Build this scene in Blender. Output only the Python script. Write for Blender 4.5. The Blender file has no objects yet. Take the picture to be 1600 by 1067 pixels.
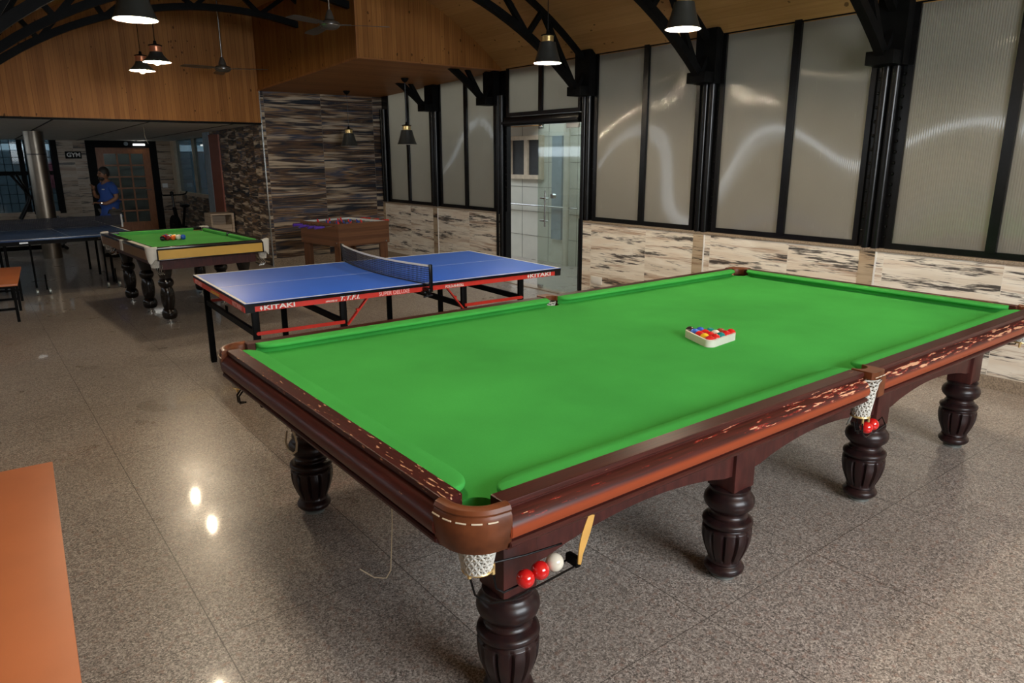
import bpy, bmesh, math, random
from mathutils import Vector, Matrix
random.seed(7)
PI = math.pi
SC = bpy.context.scene
COL = SC.collection

# ------------------------------------------------------------------ camera
cam_d = bpy.data.cameras.new('camera')
cam_d.sensor_width = 36.0
cam_d.lens = 24.949
cam_d.clip_start = 0.05
cam = bpy.data.objects.new('camera', cam_d)
COL.objects.link(cam)
YAW, PIT, ROL = 0.91559, -0.25275, -0.00258
fwd = Vector((math.cos(YAW)*math.cos(PIT), math.sin(YAW)*math.cos(PIT), math.sin(PIT)))
rgt = Vector((math.sin(YAW), -math.cos(YAW), 0)); upv = rgt.cross(fwd)
r2 = math.cos(ROL)*rgt + math.sin(ROL)*upv; u2 = -math.sin(ROL)*rgt + math.cos(ROL)*upv
M = Matrix((r2, u2, -fwd)).transposed().to_4x4()
M.translation = Vector((-1.00946, -1.45559, 1.70475))
cam.matrix_world = M
SC.camera = cam

# ------------------------------------------------------------------ world, daylight, exposure
w = bpy.data.worlds.new('sky'); SC.world = w; w.use_nodes = True
bg = w.node_tree.nodes['Background']
bg.inputs[0].default_value = (0.80, 0.90, 1.0, 1); bg.inputs[1].default_value = 3.1
SC.view_settings.view_transform = 'Standard'; SC.view_settings.look = 'None'
SC.view_settings.exposure = 0.39; SC.view_settings.gamma = 1.0
SC.view_settings.use_curve_mapping = False
SC.cycles.use_denoising = True
SC.cycles.max_bounces = 7
SC.cycles.diffuse_bounces = 4
SC.cycles.glossy_bounces = 4
SC.cycles.caustics_reflective = False
SC.cycles.caustics_refractive = False
SC.cycles.sample_clamp_indirect = 4.0

def area(name, loc, size, energy, col, target):
    l = bpy.data.lights.new(name, 'AREA'); l.shape = 'RECTANGLE'; l.size, l.size_y = size
    l.energy = energy; l.color = col
    o = bpy.data.objects.new(name, l); COL.objects.link(o); o.location = loc
    o.rotation_euler = (Vector(target)-Vector(loc)).to_track_quat('-Z', 'Y').to_euler()
    return o
# daylight entering by the wide opening in the rear wall, by the clerestory on the left and beyond the gym windows
area('daylight_rear_opening', (1.2, -4.40, 2.45), (3.2, 1.7), 185, (0.93, 0.97, 1.0), (1.9, 3.0, 0.9))
area('daylight_left_clerestory', (-4.4, 5.6, 2.16), (6.4, 0.22), 7, (0.95, 0.98, 1.0), (0, 5.6, 0.6))

# ------------------------------------------------------------------ node helpers
class NT:
    def __init__(s, name):
        s.m = bpy.data.materials.new(name); s.m.use_nodes = True
        s.t = s.m.node_tree; s.n = s.t.nodes; s.b = s.n['Principled BSDF']; s.out = s.n['Material Output']
    def new(s, typ, **kw):
        x = s.n.new(typ)
        for k, v in kw.items(): setattr(x, k, v)
        return x
    def put(s, sock, v):
        if hasattr(v, 'is_output') or isinstance(v, bpy.types.NodeSocket): s.t.links.new(v, sock)
        else:
            if sock.type == 'RGBA' and len(v) == 3: v = (*v, 1)
            sock.default_value = v
    def math(s, op, a, b=0.0, c=None):
        x = s.new('ShaderNodeMath', operation=op); s.put(x.inputs[0], a); s.put(x.inputs[1], b)
        if c is not None: s.put(x.inputs[2], c)
        return x.outputs[0]
    def pos(s):
        g = s.new('ShaderNodeNewGeometry'); x = s.new('ShaderNodeSeparateXYZ'); s.t.links.new(g.outputs['Position'], x.inputs[0])
        return x.outputs
    def obj(s):
        g = s.new('ShaderNodeTexCoord'); x = s.new('ShaderNodeSeparateXYZ'); s.t.links.new(g.outputs['Object'], x.inputs[0])
        return x.outputs
    def comb(s, x, y, z=0.0):
        c = s.new('ShaderNodeCombineXYZ'); s.put(c.inputs[0], x); s.put(c.inputs[1], y); s.put(c.inputs[2], z); return c.outputs[0]
    def noise(s, vec, scale=1.0, detail=3.0, rough=0.55):
        n = s.new('ShaderNodeTexNoise'); s.put(n.inputs['Vector'], vec); n.inputs['Scale'].default_value = scale
        n.inputs['Detail'].default_value = detail; n.inputs['Roughness'].default_value = rough; return n.outputs[0]
    def white(s, vec):
        n = s.new('ShaderNodeTexWhiteNoise', noise_dimensions='3D'); s.put(n.inputs['Vector'], vec); return n.outputs[0]
    def ramp(s, fac, stops, const=False):
        r = s.new('ShaderNodeValToRGB'); s.put(r.inputs[0], fac); e = r.color_ramp.elements
        if const: r.color_ramp.interpolation = 'CONSTANT'
        while len(e) < len(stops): e.new(0.5)
        for i, (p, c) in enumerate(stops):
            e[i].position = p; e[i].color = (*c, 1) if len(c) == 3 else c
        return r.outputs[0]
    def mix(s, fac, a, b, typ='MIX'):
        x = s.new('ShaderNodeMix', data_type='RGBA', blend_type=typ); s.put(x.inputs[0], fac); s.put(x.inputs[6], a); s.put(x.inputs[7], b)
        return x.outputs[2]
    def bump(s, h, strength=0.2, dist=0.01):
        b = s.new('ShaderNodeBump'); s.put(b.inputs['Height'], h); b.inputs['Strength'].default_value = strength
        b.inputs['Distance'].default_value = dist; s.t.links.new(b.outputs[0], s.b.inputs['Normal'])
    def fin(s, col=None, rough=0.5, metal=0.0, spec=0.5, coat=0.0, coatr=0.1, sheen=0.0):
        if col is not None: s.put(s.b.inputs['Base Color'], col)
        s.put(s.b.inputs['Roughness'], rough); s.b.inputs['Metallic'].default_value = metal
        s.b.inputs['Specular IOR Level'].default_value = spec
        s.b.inputs['Coat Weight'].default_value = coat; s.b.inputs['Coat Roughness'].default_value = coatr
        s.b.inputs['Sheen Weight'].default_value = sheen
        return s.m

def plain(name, col, rough=0.5, metal=0.0, spec=0.5, var=0.12, scale=12.0, coat=0.0, coatr=0.1):
    t = NT(name); tc = t.new('ShaderNodeTexCoord')
    n = t.noise(tc.outputs['Object'], scale, 3)
    dark = tuple(c*(1-var) for c in col); light = tuple(min(1, c*(1+var)) for c in col)
    return t.fin(t.ramp(n, [(0.3, dark), (0.7, light)]), rough, metal, spec, coat, coatr)

def emit(name, col, strength):
    t = NT(name); t.b.inputs['Base Color'].default_value = (*col, 1)
    t.b.inputs['Emission Color'].default_value = (*col, 1); t.b.inputs['Emission Strength'].default_value = strength
    return t.m

def granite():
    t = NT('granite_floor'); p = t.pos()
    v = t.comb(p[0], p[1], p[2])
    big = t.noise(v, 1.1, 3)
    def cell(sc):
        vo = t.new('ShaderNodeTexVoronoi'); vo.inputs['Scale'].default_value = sc; t.put(vo.inputs['Vector'], v)
        sp = t.new('ShaderNodeSeparateColor'); t.t.links.new(vo.outputs['Color'], sp.inputs[0]); return sp.outputs[0]
    k1, k2 = cell(150), cell(290)
    n1 = t.math('ADD', t.math('MULTIPLY', k1, 0.5), t.math('MULTIPLY', k2, 0.5))
    c = t.ramp(n1, [(0.15, (0.085, 0.076, 0.070)), (0.34, (0.21, 0.182, 0.160)), (0.5, (0.33, 0.285, 0.248)), (0.66, (0.42, 0.365, 0.32)), (0.85, (0.66, 0.60, 0.535))])
    c = t.mix(t.ramp(t.noise(v, 38, 3), [(0.56, (0, 0, 0)), (0.68, (0.45, 0.45, 0.45))]), c, (0.30, 0.15, 0.10))
    c = t.mix(t.ramp(big, [(0.35, (0.22, 0.22, 0.22)), (0.65, (0, 0, 0))]), c, (0.16, 0.13, 0.10))
    sx = t.math('ABSOLUTE', t.math('SUBTRACT', t.math('FRACT', t.math('DIVIDE', t.math('ADD', p[0], 100*0.755-1.02+0.3775), 0.755)), 0.5))
    sy = t.math('ABSOLUTE', t.math('SUBTRACT', t.math('FRACT', t.math('DIVIDE', t.math('ADD', p[1], 100*1.035+0.035+0.5175), 1.035)), 0.5))
    seam = t.math('MAXIMUM', t.math('LESS_THAN', sx, 0.0022/0.755), t.math('LESS_THAN', sy, 0.0018/1.035))
    c = t.mix(t.math('MULTIPLY', seam, 0.75), c, (0.03, 0.025, 0.02))
    rn = t.noise(v, 2.2, 3)
    r = t.ramp(rn, [(0.3, (0.26,)*3), (0.7, (0.36,)*3)])
    return t.fin(c, r, 0, 0.35, coat=0.42, coatr=0.05)

def plank_tile(name, axis, dark=True, tw=0.9, off=0.0, us=1.0, tint=None):
    # printed tiles: long horizontal brush smears, a different print on every tile
    t = NT(name); p = t.pos(); u0 = t.math('ADD', p[axis], 50+off); v0 = p[2]
    tile = t.math('FLOOR', t.math('DIVIDE', u0, tw))
    vt = t.math('FLOOR', t.math('DIVIDE', t.math('ADD', v0, t.math('MULTIPLY', tile, 0.31)), 0.62))
    seed = t.math('ADD', t.math('MULTIPLY', tile, 3.7), t.math('MULTIPLY', vt, 8.3))
    def N(us_, vs, k, det=4, ro=0.6): return t.noise(t.comb(t.math('MULTIPLY', u0, us_*us), t.math('MULTIPLY', v0, vs), t.math('ADD', seed, k)), 1, det, ro)
    st = N(2.2, 110.0, 0.0, 4, 0.62); rag = N(7.0/us, 85.0, 9.0, 3, 0.65)
    if dark:
        m = N(0.75, 8.2, 1.0, 2, 0.5)
        c = t.ramp(m, [(0.30, (0.030, 0.038, 0.055)), (0.40, (0.022, 0.024, 0.030)), (0.46, (0.15, 0.085, 0.045)), (0.52, (0.030, 0.036, 0.050)), (0.57, (0.30, 0.18, 0.09)), (0.64, (0.055, 0.075, 0.12)), (0.72, (0.40, 0.27, 0.15))])
        m2 = t.math('ADD', t.math('MULTIPLY', N(0.95, 13.5, 5.0, 2), 0.75), t.math('MULTIPLY', st, 0.25))
        c = t.mix(t.ramp(m2, [(0.53, (0, 0, 0)), (0.60, (0.9,)*3)]), c, (0.62, 0.50, 0.35))
        c = t.mix(t.ramp(st, [(0.38, (0.7,)*3), (0.50, (0, 0, 0))]), c, (0.022, 0.020, 0.022))
        c = t.mix(t.ramp(rag, [(0.63, (0, 0, 0)), (0.70, (0.5,)*3)]), c, (0.42, 0.36, 0.27))
    else:
        m = N(1.2, 8.0, 1.0, 2)
        c = t.ramp(m, [(0.35, (0.74, 0.68, 0.58)), (0.5, (0.88, 0.84, 0.75)), (0.65, (0.80, 0.72, 0.61))])
        br = t.math('ADD', t.math('MULTIPLY', N(1.0, 13.0, 3.0, 2), 0.6), t.math('MULTIPLY', st, 0.4))
        c = t.mix(t.ramp(br, [(0.52, (0, 0, 0)), (0.60, (0.8,)*3)]), c, (0.40, 0.26, 0.17))
        c = t.mix(t.ramp(st, [(0.30, (0.9,)*3), (0.40, (0, 0, 0))]), c, (0.14, 0.09, 0.07))
        bl = t.math('ADD', t.math('MULTIPLY', N(1.4, 12.0, 7.0, 2), 0.62), t.math('MULTIPLY', rag, 0.38))
        c = t.mix(t.ramp(bl, [(0.545, (0, 0, 0)), (0.60, (0.93,)*3)]), c, (0.035, 0.032, 0.033))
    fr = t.math('FRACT', t.math('DIVIDE', u0, tw)); seam = t.math('LESS_THAN', fr, 0.004)
    c = t.mix(seam, c, (0.22, 0.19, 0.16) if dark else (0.80, 0.76, 0.68))
    if tint: c = t.mix(1.0, c, tint, 'MULTIPLY')
    return t.fin(c, 0.38, 0, 0.18 if dark else 0.35)

def boards(name, acro, along, width, ca, cb, groove=0.16, knots=True, rough=0.42):
    t = NT(name); p = t.pos()
    a = t.math('DIVIDE', t.math('ADD', p[acro], 40.0), width); bi = t.math('FLOOR', a); fr = t.math('FRACT', a)
    h = t.white(t.comb(bi, 1.0, 2.0))
    g = t.noise(t.comb(t.math('MULTIPLY', p[acro], 55), t.math('MULTIPLY', p[along], 1.6), bi), 1, 4, 0.6)
    c = t.ramp(t.math('ADD', t.math('MULTIPLY', h, 0.28), t.math('MULTIPLY', g, 0.72)), [(0.28, ca), (0.72, cb)])
    if knots:
        vo = t.new('ShaderNodeTexVoronoi'); vo.inputs['Scale'].default_value = 1.0
        wv = t.math('MULTIPLY', t.noise(t.comb(t.math('MULTIPLY', p[acro], 30), t.math('MULTIPLY', p[along], 30), 0.0), 1, 2), 0.35)
        t.put(vo.inputs['Vector'], t.comb(t.math('ADD', t.math('MULTIPLY', p[acro], 15.0), wv), t.math('ADD', t.math('MULTIPLY', p[along], 9.0), wv), 0.0))
        keep = t.noise(t.comb(t.math('MULTIPLY', p[acro], 2.0), t.math('MULTIPLY', p[along], 2.0), 4.0), 1, 2)
        k = t.math('LESS_THAN', vo.outputs[0], t.math('MINIMUM', t.math('MULTIPLY', t.math('SUBTRACT', keep, 0.47), 1.5), 0.17))
        c = t.mix(t.math('MULTIPLY', k, 0.8), c, tuple(v*0.22 for v in ca))
    gr = t.math('LESS_THAN', t.math('MINIMUM', fr, t.math('SUBTRACT', 1.0, fr)), 0.03)
    c = t.mix(t.math('MULTIPLY', gr, groove*4), c, (0.04, 0.018, 0.008))
    t.bump(t.math('SUBTRACT', t.math('MULTIPLY', g, 0.15), gr), 0.25, 0.004)
    return t.fin(c, rough+0.1, 0, 0.15)

def felt(name, col):
    t = NT(name); tc = t.new('ShaderNodeTexCoord')
    n = t.noise(tc.outputs['Object'], 1.6, 3); f = t.noise(tc.outputs['Object'], 420, 2)
    a = tuple(c*0.86 for c in col); b = tuple(c*1.12 for c in col)
    c = t.mix(t.ramp(f, [(0.4, (0.22,)*3), (0.6, (0,)*3)]), t.ramp(n, [(0.3, a), (0.7, b)]), tuple(c*0.7 for c in col))
    return t.fin(c, 1.0, 0, 0.04)

def rail_wood(name, axis):
    # lacquered mahogany, chipped to pale wood along the outer moulding and the edges
    t = NT(name); tc = t.new('ShaderNodeTexCoord'); s = t.new('ShaderNodeSeparateXYZ'); t.t.links.new(tc.outputs['Object'], s.inputs[0])
    x, y, z = s.outputs
    al, ac = (x, y) if axis == 0 else (y, x)
    def N(a, b, k, det=4, ro=0.6): return t.noise(t.comb(t.math('MULTIPLY', al, a), t.math('ADD', t.math('MULTIPLY', ac, b), k), t.math('MULTIPLY', z, b)), 1, det, ro)
    base = t.ramp(N(5, 130, 0), [(0.3, (0.030, 0.008, 0.006)), (0.7, (0.075, 0.015, 0.011))] if axis == 0 else [(0.3, (0.034, 0.007, 0.006)), (0.7, (0.072, 0.013, 0.011))])
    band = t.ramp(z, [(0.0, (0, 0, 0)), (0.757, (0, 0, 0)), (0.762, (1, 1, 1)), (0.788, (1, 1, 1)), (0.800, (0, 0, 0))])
    base = t.mix(t.math('MULTIPLY', band, 0.9 if axis == 0 else 0.15), base, (0.30, 0.055, 0.017))  # same finish on end rails; weaker band there paints in their shade
    big = t.noise(t.comb(t.math('MULTIPLY', al, 1.1), 0.0, t.math('MULTIPLY', ac, 0.3)), 1, 2)
    if axis == 0: lng = t.math('MULTIPLY', t.math('SMOOTH_MIN', t.math('MULTIPLY', t.math('MAXIMUM', t.math('SUBTRACT', al, 0.5), 0.0), 0.9), 1.0, 0.1), 0.125)
    else: lng = t.math('MULTIPLY', t.math('MAXIMUM', t.math('SUBTRACT', 1.5, al), 0.0), 0.05)
    if axis == 0: zone = t.ramp(z, [(0.0, (0, 0, 0)), (0.792, (0, 0, 0)), (0.800, (1,)*3), (0.826, (0.95,)*3), (0.836, (0.3,)*3), (0.8525, (0.15,)*3)])
    else: zone = t.ramp(z, [(0.0, (0, 0, 0)), (0.836, (0, 0, 0)), (0.845, (1.0,)*3), (0.8525, (1.0,)*3), (0.8535, (0.95,)*3)])
    thr = t.math('SUBTRACT', 0.735, t.math('ADD', t.math('MULTIPLY', zone, lng), t.math('MULTIPLY', t.math('MULTIPLY', zone, big), 0.10)))
    ch = N(11, 85, 3.0, 5, 0.62) if axis == 0 else N(24, 110, 3.0, 3, 0.55)
    m = t.math('GREATER_THAN', ch, thr); redz = t.math('GREATER_THAN', ch, t.math('SUBTRACT', thr, t.math('MULTIPLY', zone, 0.05)))
    c = t.mix(redz, base, (0.22, 0.018, 0.012) if axis == 0 else (0.10, 0.018, 0.012))
    c = t.mix(m, c, (0.60, 0.33, 0.19))
    return t.fin(c, t.math('ADD', 0.34, t.math('MULTIPLY', m, 0.4)), 0, 0.32)

def dark_wood(name, c1, c2, rough=0.32, coat=0.35, chips=True, spec=0.3):
    t = NT(name); tc = t.new('ShaderNodeTexCoord')
    mp = t.new('ShaderNodeMapping'); t.t.links.new(tc.outputs['Object'], mp.inputs[0]); mp.inputs[3].default_value = (10, 10, 2.5)
    g = t.noise(mp.outputs[0], 3, 4, 0.6); c = t.ramp(g, [(0.3, c1), (0.7, c2)])
    m = None
    if chips:
        n = t.noise(tc.outputs['Object'], 13, 5, 0.65); m = t.math('GREATER_THAN', n, 0.715)
        c = t.mix(m, c, (0.50, 0.30, 0.17))
    return t.fin(c, rough, 0, spec, coat=coat, coatr=0.15)

def polycarb():
    t = NT('twinwall_polycarbonate'); p = t.pos()
    n = t.noise(t.comb(p[0], p[1], p[2]), 1.3, 3)
    sc = t.noise(t.comb(p[0], t.math('MULTIPLY', p[1], 30), t.math('MULTIPLY', p[2], 5)), 1, 4)
    c = t.ramp(n, [(0.3, (0.27, 0.26, 0.235)), (0.7, (0.33, 0.32, 0.29))])
    c = t.mix(t.ramp(sc, [(0.66, (0, 0, 0)), (0.75, (0.4,)*3)]), c, (0.5, 0.48, 0.42))
    rib = t.math('SINE', t.math('MULTIPLY', p[1], 2*PI/0.018))
    wz = t.math('SUBTRACT', t.noise(t.comb(7.0, t.math('MULTIPLY', p[1], 0.75), t.math('MULTIPLY', p[2], 0.7)), 1, 0), 0.5)
    wy = t.math('SUBTRACT', t.noise(t.comb(3.0, t.math('MULTIPLY', p[1], 0.6), t.math('MULTIPLY', p[2], 0.5)), 1, 0), 0.5)
    ge = t.new('ShaderNodeNewGeometry'); va = t.new('ShaderNodeVectorMath', operation='ADD'); t.t.links.new(ge.outputs['Normal'], va.inputs[0])
    t.put(va.inputs[1], t.comb(0.0, t.math('ADD', t.math('MULTIPLY', rib, 0.16), t.math('MULTIPLY', wy, 0.25)), t.math('MULTIPLY', wz, 0.42)))
    vn = t.new('ShaderNodeVectorMath', operation='NORMALIZE'); t.t.links.new(va.outputs[0], vn.inputs[0])
    t.t.links.new(vn.outputs[0], t.b.inputs['Normal']); t.t.links.new(vn.outputs[0], t.b.inputs['Coat Normal'])
    t.fin(c, 0.10, 0, 1.0, coat=0.8, coatr=0.06)
    tr = t.new('ShaderNodeBsdfTranslucent'); tr.inputs[0].default_value = (0.62, 0.58, 0.49, 1)
    mx = t.new('ShaderNodeMixShader'); mx.inputs[0].default_value = 0.38
    t.t.links.new(t.b.outputs[0], mx.inputs[1]); t.t.links.new(tr.outputs[0], mx.inputs[2]); t.t.links.new(mx.outputs[0], t.out.inputs[0])
    return t.m

def glass(name, tint=(0.86, 0.93, 0.90), refl=0.09, film=0.0):
    t = NT(name)
    tr = t.new('ShaderNodeBsdfTransparent'); tr.inputs[0].default_value = (*tint, 1)
    gl = t.new('ShaderNodeBsdfGlossy'); gl.inputs['Roughness'].default_value = 0.03
    fr = t.new('ShaderNodeLayerWeight'); fc = t.math('POWER', fr.outputs['Facing'], 5.0)
    mx = t.new('ShaderNodeMixShader'); t.put(mx.inputs[0], t.math('ADD', t.math('MULTIPLY', fc, 0.8), refl*0.6))
    t.t.links.new(tr.outputs[0], mx.inputs[1]); t.t.links.new(gl.outputs[0], mx.inputs[2])
    last = mx.outputs[0]
    if film:
        df = t.new('ShaderNodeBsdfDiffuse'); df.inputs[0].default_value = (0.5, 0.56, 0.52, 1)
        m2 = t.new('ShaderNodeMixShader'); m2.inputs[0].default_value = film
        t.t.links.new(last, m2.inputs[1]); t.t.links.new(df.outputs[0], m2.inputs[2]); last = m2.outputs[0]
    t.t.links.new(last, t.out.inputs[0])
    return t.m

MT = dict(
 floor=granite(),
 tile_right=plank_tile('whitewashed_plank_tile', 1, False, 0.87, 0.02),
 tile_dark_x=plank_tile('weathered_plank_tile', 0, True, 0.93, 0.0, 1.0, (0.82, 0.84, 0.90)),
 tile_dark_y=plank_tile('weathered_plank_tile_side', 1, True, 0.45, 0.2, 1.6),
 tile_gym=plank_tile('brown_plank_tile', 0, False, 1.2, 0.3, 0.8, (0.50, 0.42, 0.35)),
 tile_strip=plank_tile('brown_strip_tile', 1, False, 5.0, 1.0, 1.0, (0.55, 0.47, 0.38)),
 vault=boards('pine_ceiling_boards', 0, 1, 0.10, (0.36, 0.19, 0.068), (0.47, 0.26, 0.098), 0.03, True, 0.45),
 woodwall=boards('pine_wall_boards', 0, 2, 0.062, (0.215, 0.085, 0.022), (0.36, 0.155, 0.043), 0.13, True),
 woodside=boards('pine_side_boards', 1, 2, 0.062, (0.215, 0.085, 0.022), (0.36, 0.155, 0.043), 0.13, True),
 soffit=boards('pine_soffit_boards', 1, 0, 0.10, (0.26, 0.105, 0.035), (0.38, 0.16, 0.055), 0.04, True),
 granite_trim=plain('granite_trim', (0.30, 0.24, 0.18), 0.3, scale=90, var=0.45),
 black=plain('black_painted_steel', (0.005, 0.005, 0.0055), 0.24, spec=0.28, var=0.3),
 blackmat=plain('matte_black_steel', (0.0045, 0.0045, 0.0045), 0.5, spec=0.06, var=0.3),
 poly=polycarb(),
 glass=glass('door_glass', (0.84, 0.90, 0.87), 0.12, 0.10),
 glass_dark=glass('window_glass', (0.20, 0.24, 0.255), 0.025, 0.03),
 felt=felt('green_baize', (0.062, 0.40, 0.076)),
 felt2=felt('green_pool_cloth', (0.085, 0.35, 0.08)),
 rail_x=rail_wood('lacquered_rail_mahogany', 0), rail_y=rail_wood('shaded_lacquered_end_rail_mahogany', 1),
 apron=dark_wood('mahogany_apron', (0.036, 0.009, 0.008), (0.080, 0.019, 0.015), 0.45, 0.08, True),
 legwood=dark_wood('turned_leg_mahogany', (0.010, 0.006, 0.007), (0.030, 0.011, 0.010), 0.36, 0.15, True),
 blackwood=dark_wood('black_lacquered_wood', (0.004, 0.004, 0.004), (0.009, 0.006, 0.005), 0.22, 0.3, False),
 leather=plain('brown_pocket_leather', (0.125, 0.036, 0.012), 0.42, spec=0.3, var=0.45, scale=11, coat=0.08),
 stitch=plain('cream_thread', (0.70, 0.60, 0.45), 0.8),
 net=plain('white_pocket_string', (0.62, 0.60, 0.54), 0.9),
 brass=plain('brass', (0.80, 0.58, 0.25), 0.32, 0.75, var=0.1),
 copper=plain('copper', (0.85, 0.36, 0.20), 0.3, 0.7, var=0.1),
 chrome=plain('brushed_steel', (0.55, 0.55, 0.53), 0.22, 1.0, var=0.1),
 padmetal=plain('dull_metal_pad', (0.30, 0.32, 0.30), 0.4, 0.6),
 slate=plain('slate_edge', (0.03, 0.03, 0.03), 0.7),
 yellow=plain('yellow_strap', (0.60, 0.33, 0.075), 0.6),
 cable=plain('cream_cable', (0.62, 0.52, 0.36), 0.5),
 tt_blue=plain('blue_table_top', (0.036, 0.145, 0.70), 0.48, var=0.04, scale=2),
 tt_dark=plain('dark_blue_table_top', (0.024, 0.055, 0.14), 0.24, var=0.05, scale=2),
 white=plain('white_paint', (0.78, 0.78, 0.75), 0.45, var=0.03),
 red=plain('red_painted_steel', (0.60, 0.035, 0.022), 0.35, var=0.1),
 pink=plain('faded_pink_print', (0.82, 0.42, 0.40), 0.5, var=0.05),
 netblack=plain('black_net', (0.012, 0.014, 0.025), 0.8),
 orange_top=plain('orange_laminate', (0.56, 0.175, 0.062), 0.42, var=0.07, scale=3),
 gold=plain('golden_yellow_laminate', (0.60, 0.36, 0.060), 0.38, var=0.08, scale=4),
 goldside=plain('brown_laminate', (0.20, 0.10, 0.035), 0.4, var=0.1, scale=4),
 castwhite=plain('white_plastic_casting', (0.66, 0.64, 0.57), 0.4, var=0.06),
 walnut=boards('walnut_laminate', 2, 0, 0.055, (0.085, 0.038, 0.020), (0.17, 0.078, 0.038), 0.0, False, 0.35),
 walnut_leg=boards('walnut_laminate_leg', 0, 2, 0.05, (0.085, 0.038, 0.020), (0.16, 0.072, 0.035), 0.0, False, 0.35),
 pitch=plain('pale_pitch', (0.62, 0.66, 0.66), 0.35, var=0.04),
 purple=plain('purple_plastic', (0.09, 0.035, 0.36), 0.35),
 fig_blue=plain('blue_plastic', (0.02, 0.06, 0.30), 0.35),
 fig_red=plain('red_plastic', (0.62, 0.03, 0.03), 0.35),
 shade=plain('dark_grey_shade_enamel', (0.030, 0.032, 0.030), 0.38, var=0.1),
 shade_in=plain('white_shade_inside', (0.85, 0.85, 0.82), 0.5, var=0.02),
 bulb=emit('lit_bulb', (1.0, 0.83, 0.60), 820),
 bulb_dim=emit('lit_bulb_dimmer', (1.0, 0.83, 0.60), 480),
 bulb_small=emit('lit_filament_bulb', (1.0, 0.82, 0.58), 1150),
 bulb_off=plain('unlit_bulb_glass', (0.70, 0.70, 0.68), 0.2),
 fan=plain('brown_grey_fan_enamel', (0.075, 0.065, 0.055), 0.35, var=0.1),
 ceiling_panel=plain('grey_ceiling_panel', (0.80, 0.80, 0.75), 0.7, var=0.05),
 plaster=plain('painted_plaster', (0.50, 0.46, 0.38), 0.8, var=0.08, scale=3),
 corridor_tile=plain('cream_corridor_tile', (0.60, 0.58, 0.50), 0.35, var=0.05, scale=3),
 grout=plain('dark_grout', (0.16, 0.15, 0.13), 0.8),
 cream_wood=plain('beige_painted_window_wood', (0.52, 0.42, 0.30), 0.5),
 greyboard=plain('blue_grey_board', (0.24, 0.29, 0.33), 0.5),
 brownpanel=plain('reddish_brown_panel', (0.23, 0.065, 0.035), 0.4),
 doorwood=dark_wood('orange_brown_door_wood', (0.22, 0.075, 0.025), (0.33, 0.125, 0.045), 0.4, 0.2, False),
 steelwrap=plain('polished_steel_cladding', (0.22, 0.19, 0.155), 0.36, 1.0, var=0.15, scale=4),
 darkpost=plain('dark_brown_cladding', (0.035, 0.027, 0.022), 0.4),
 skin=plain('skin', (0.20, 0.095, 0.052), 0.5, var=0.05),
 hair=plain('black_hair', (0.012, 0.010, 0.009), 0.6),
 polo=plain('royal_blue_polo_cloth', (0.016, 0.060, 0.27), 0.85),
 trouser=plain('grey_trouser_cloth', (0.075, 0.07, 0.065), 0.9),
 banner=plain('pink_banner_cloth', (0.55, 0.12, 0.16), 0.7),
 leaf=plain('green_leaf', (0.06, 0.16, 0.05), 0.7, var=0.5, scale=5),
 outside=plain('grey_rendered_wall', (0.22, 0.27, 0.30), 0.8),
 palewood=boards('pale_oak_laminate', 2, 0, 0.11, (0.42, 0.32, 0.23), (0.56, 0.44, 0.32), 0.1, False, 0.5),
)
def ball_mat(name, col): return plain(name, col, 0.12, var=0.02, coat=0.6, coatr=0.05)
BM = dict(red=ball_mat('red_ball', (0.62, 0.012, 0.012)), white=ball_mat('white_ball', (0.74, 0.70, 0.58)), black=ball_mat('black_ball', (0.012, 0.012, 0.014)),
 blue=ball_mat('blue_ball', (0.020, 0.10, 0.52)), teal=ball_mat('teal_green_ball', (0.0, 0.22, 0.20)), yellow=ball_mat('yellow_ball', (0.85, 0.50, 0.02)),
 brown=ball_mat('brown_ball', (0.33, 0.05, 0.02)), orange=ball_mat('orange_ball', (0.85, 0.14, 0.02)), maroon=ball_mat('maroon_ball', (0.18, 0.01, 0.015)))

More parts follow.
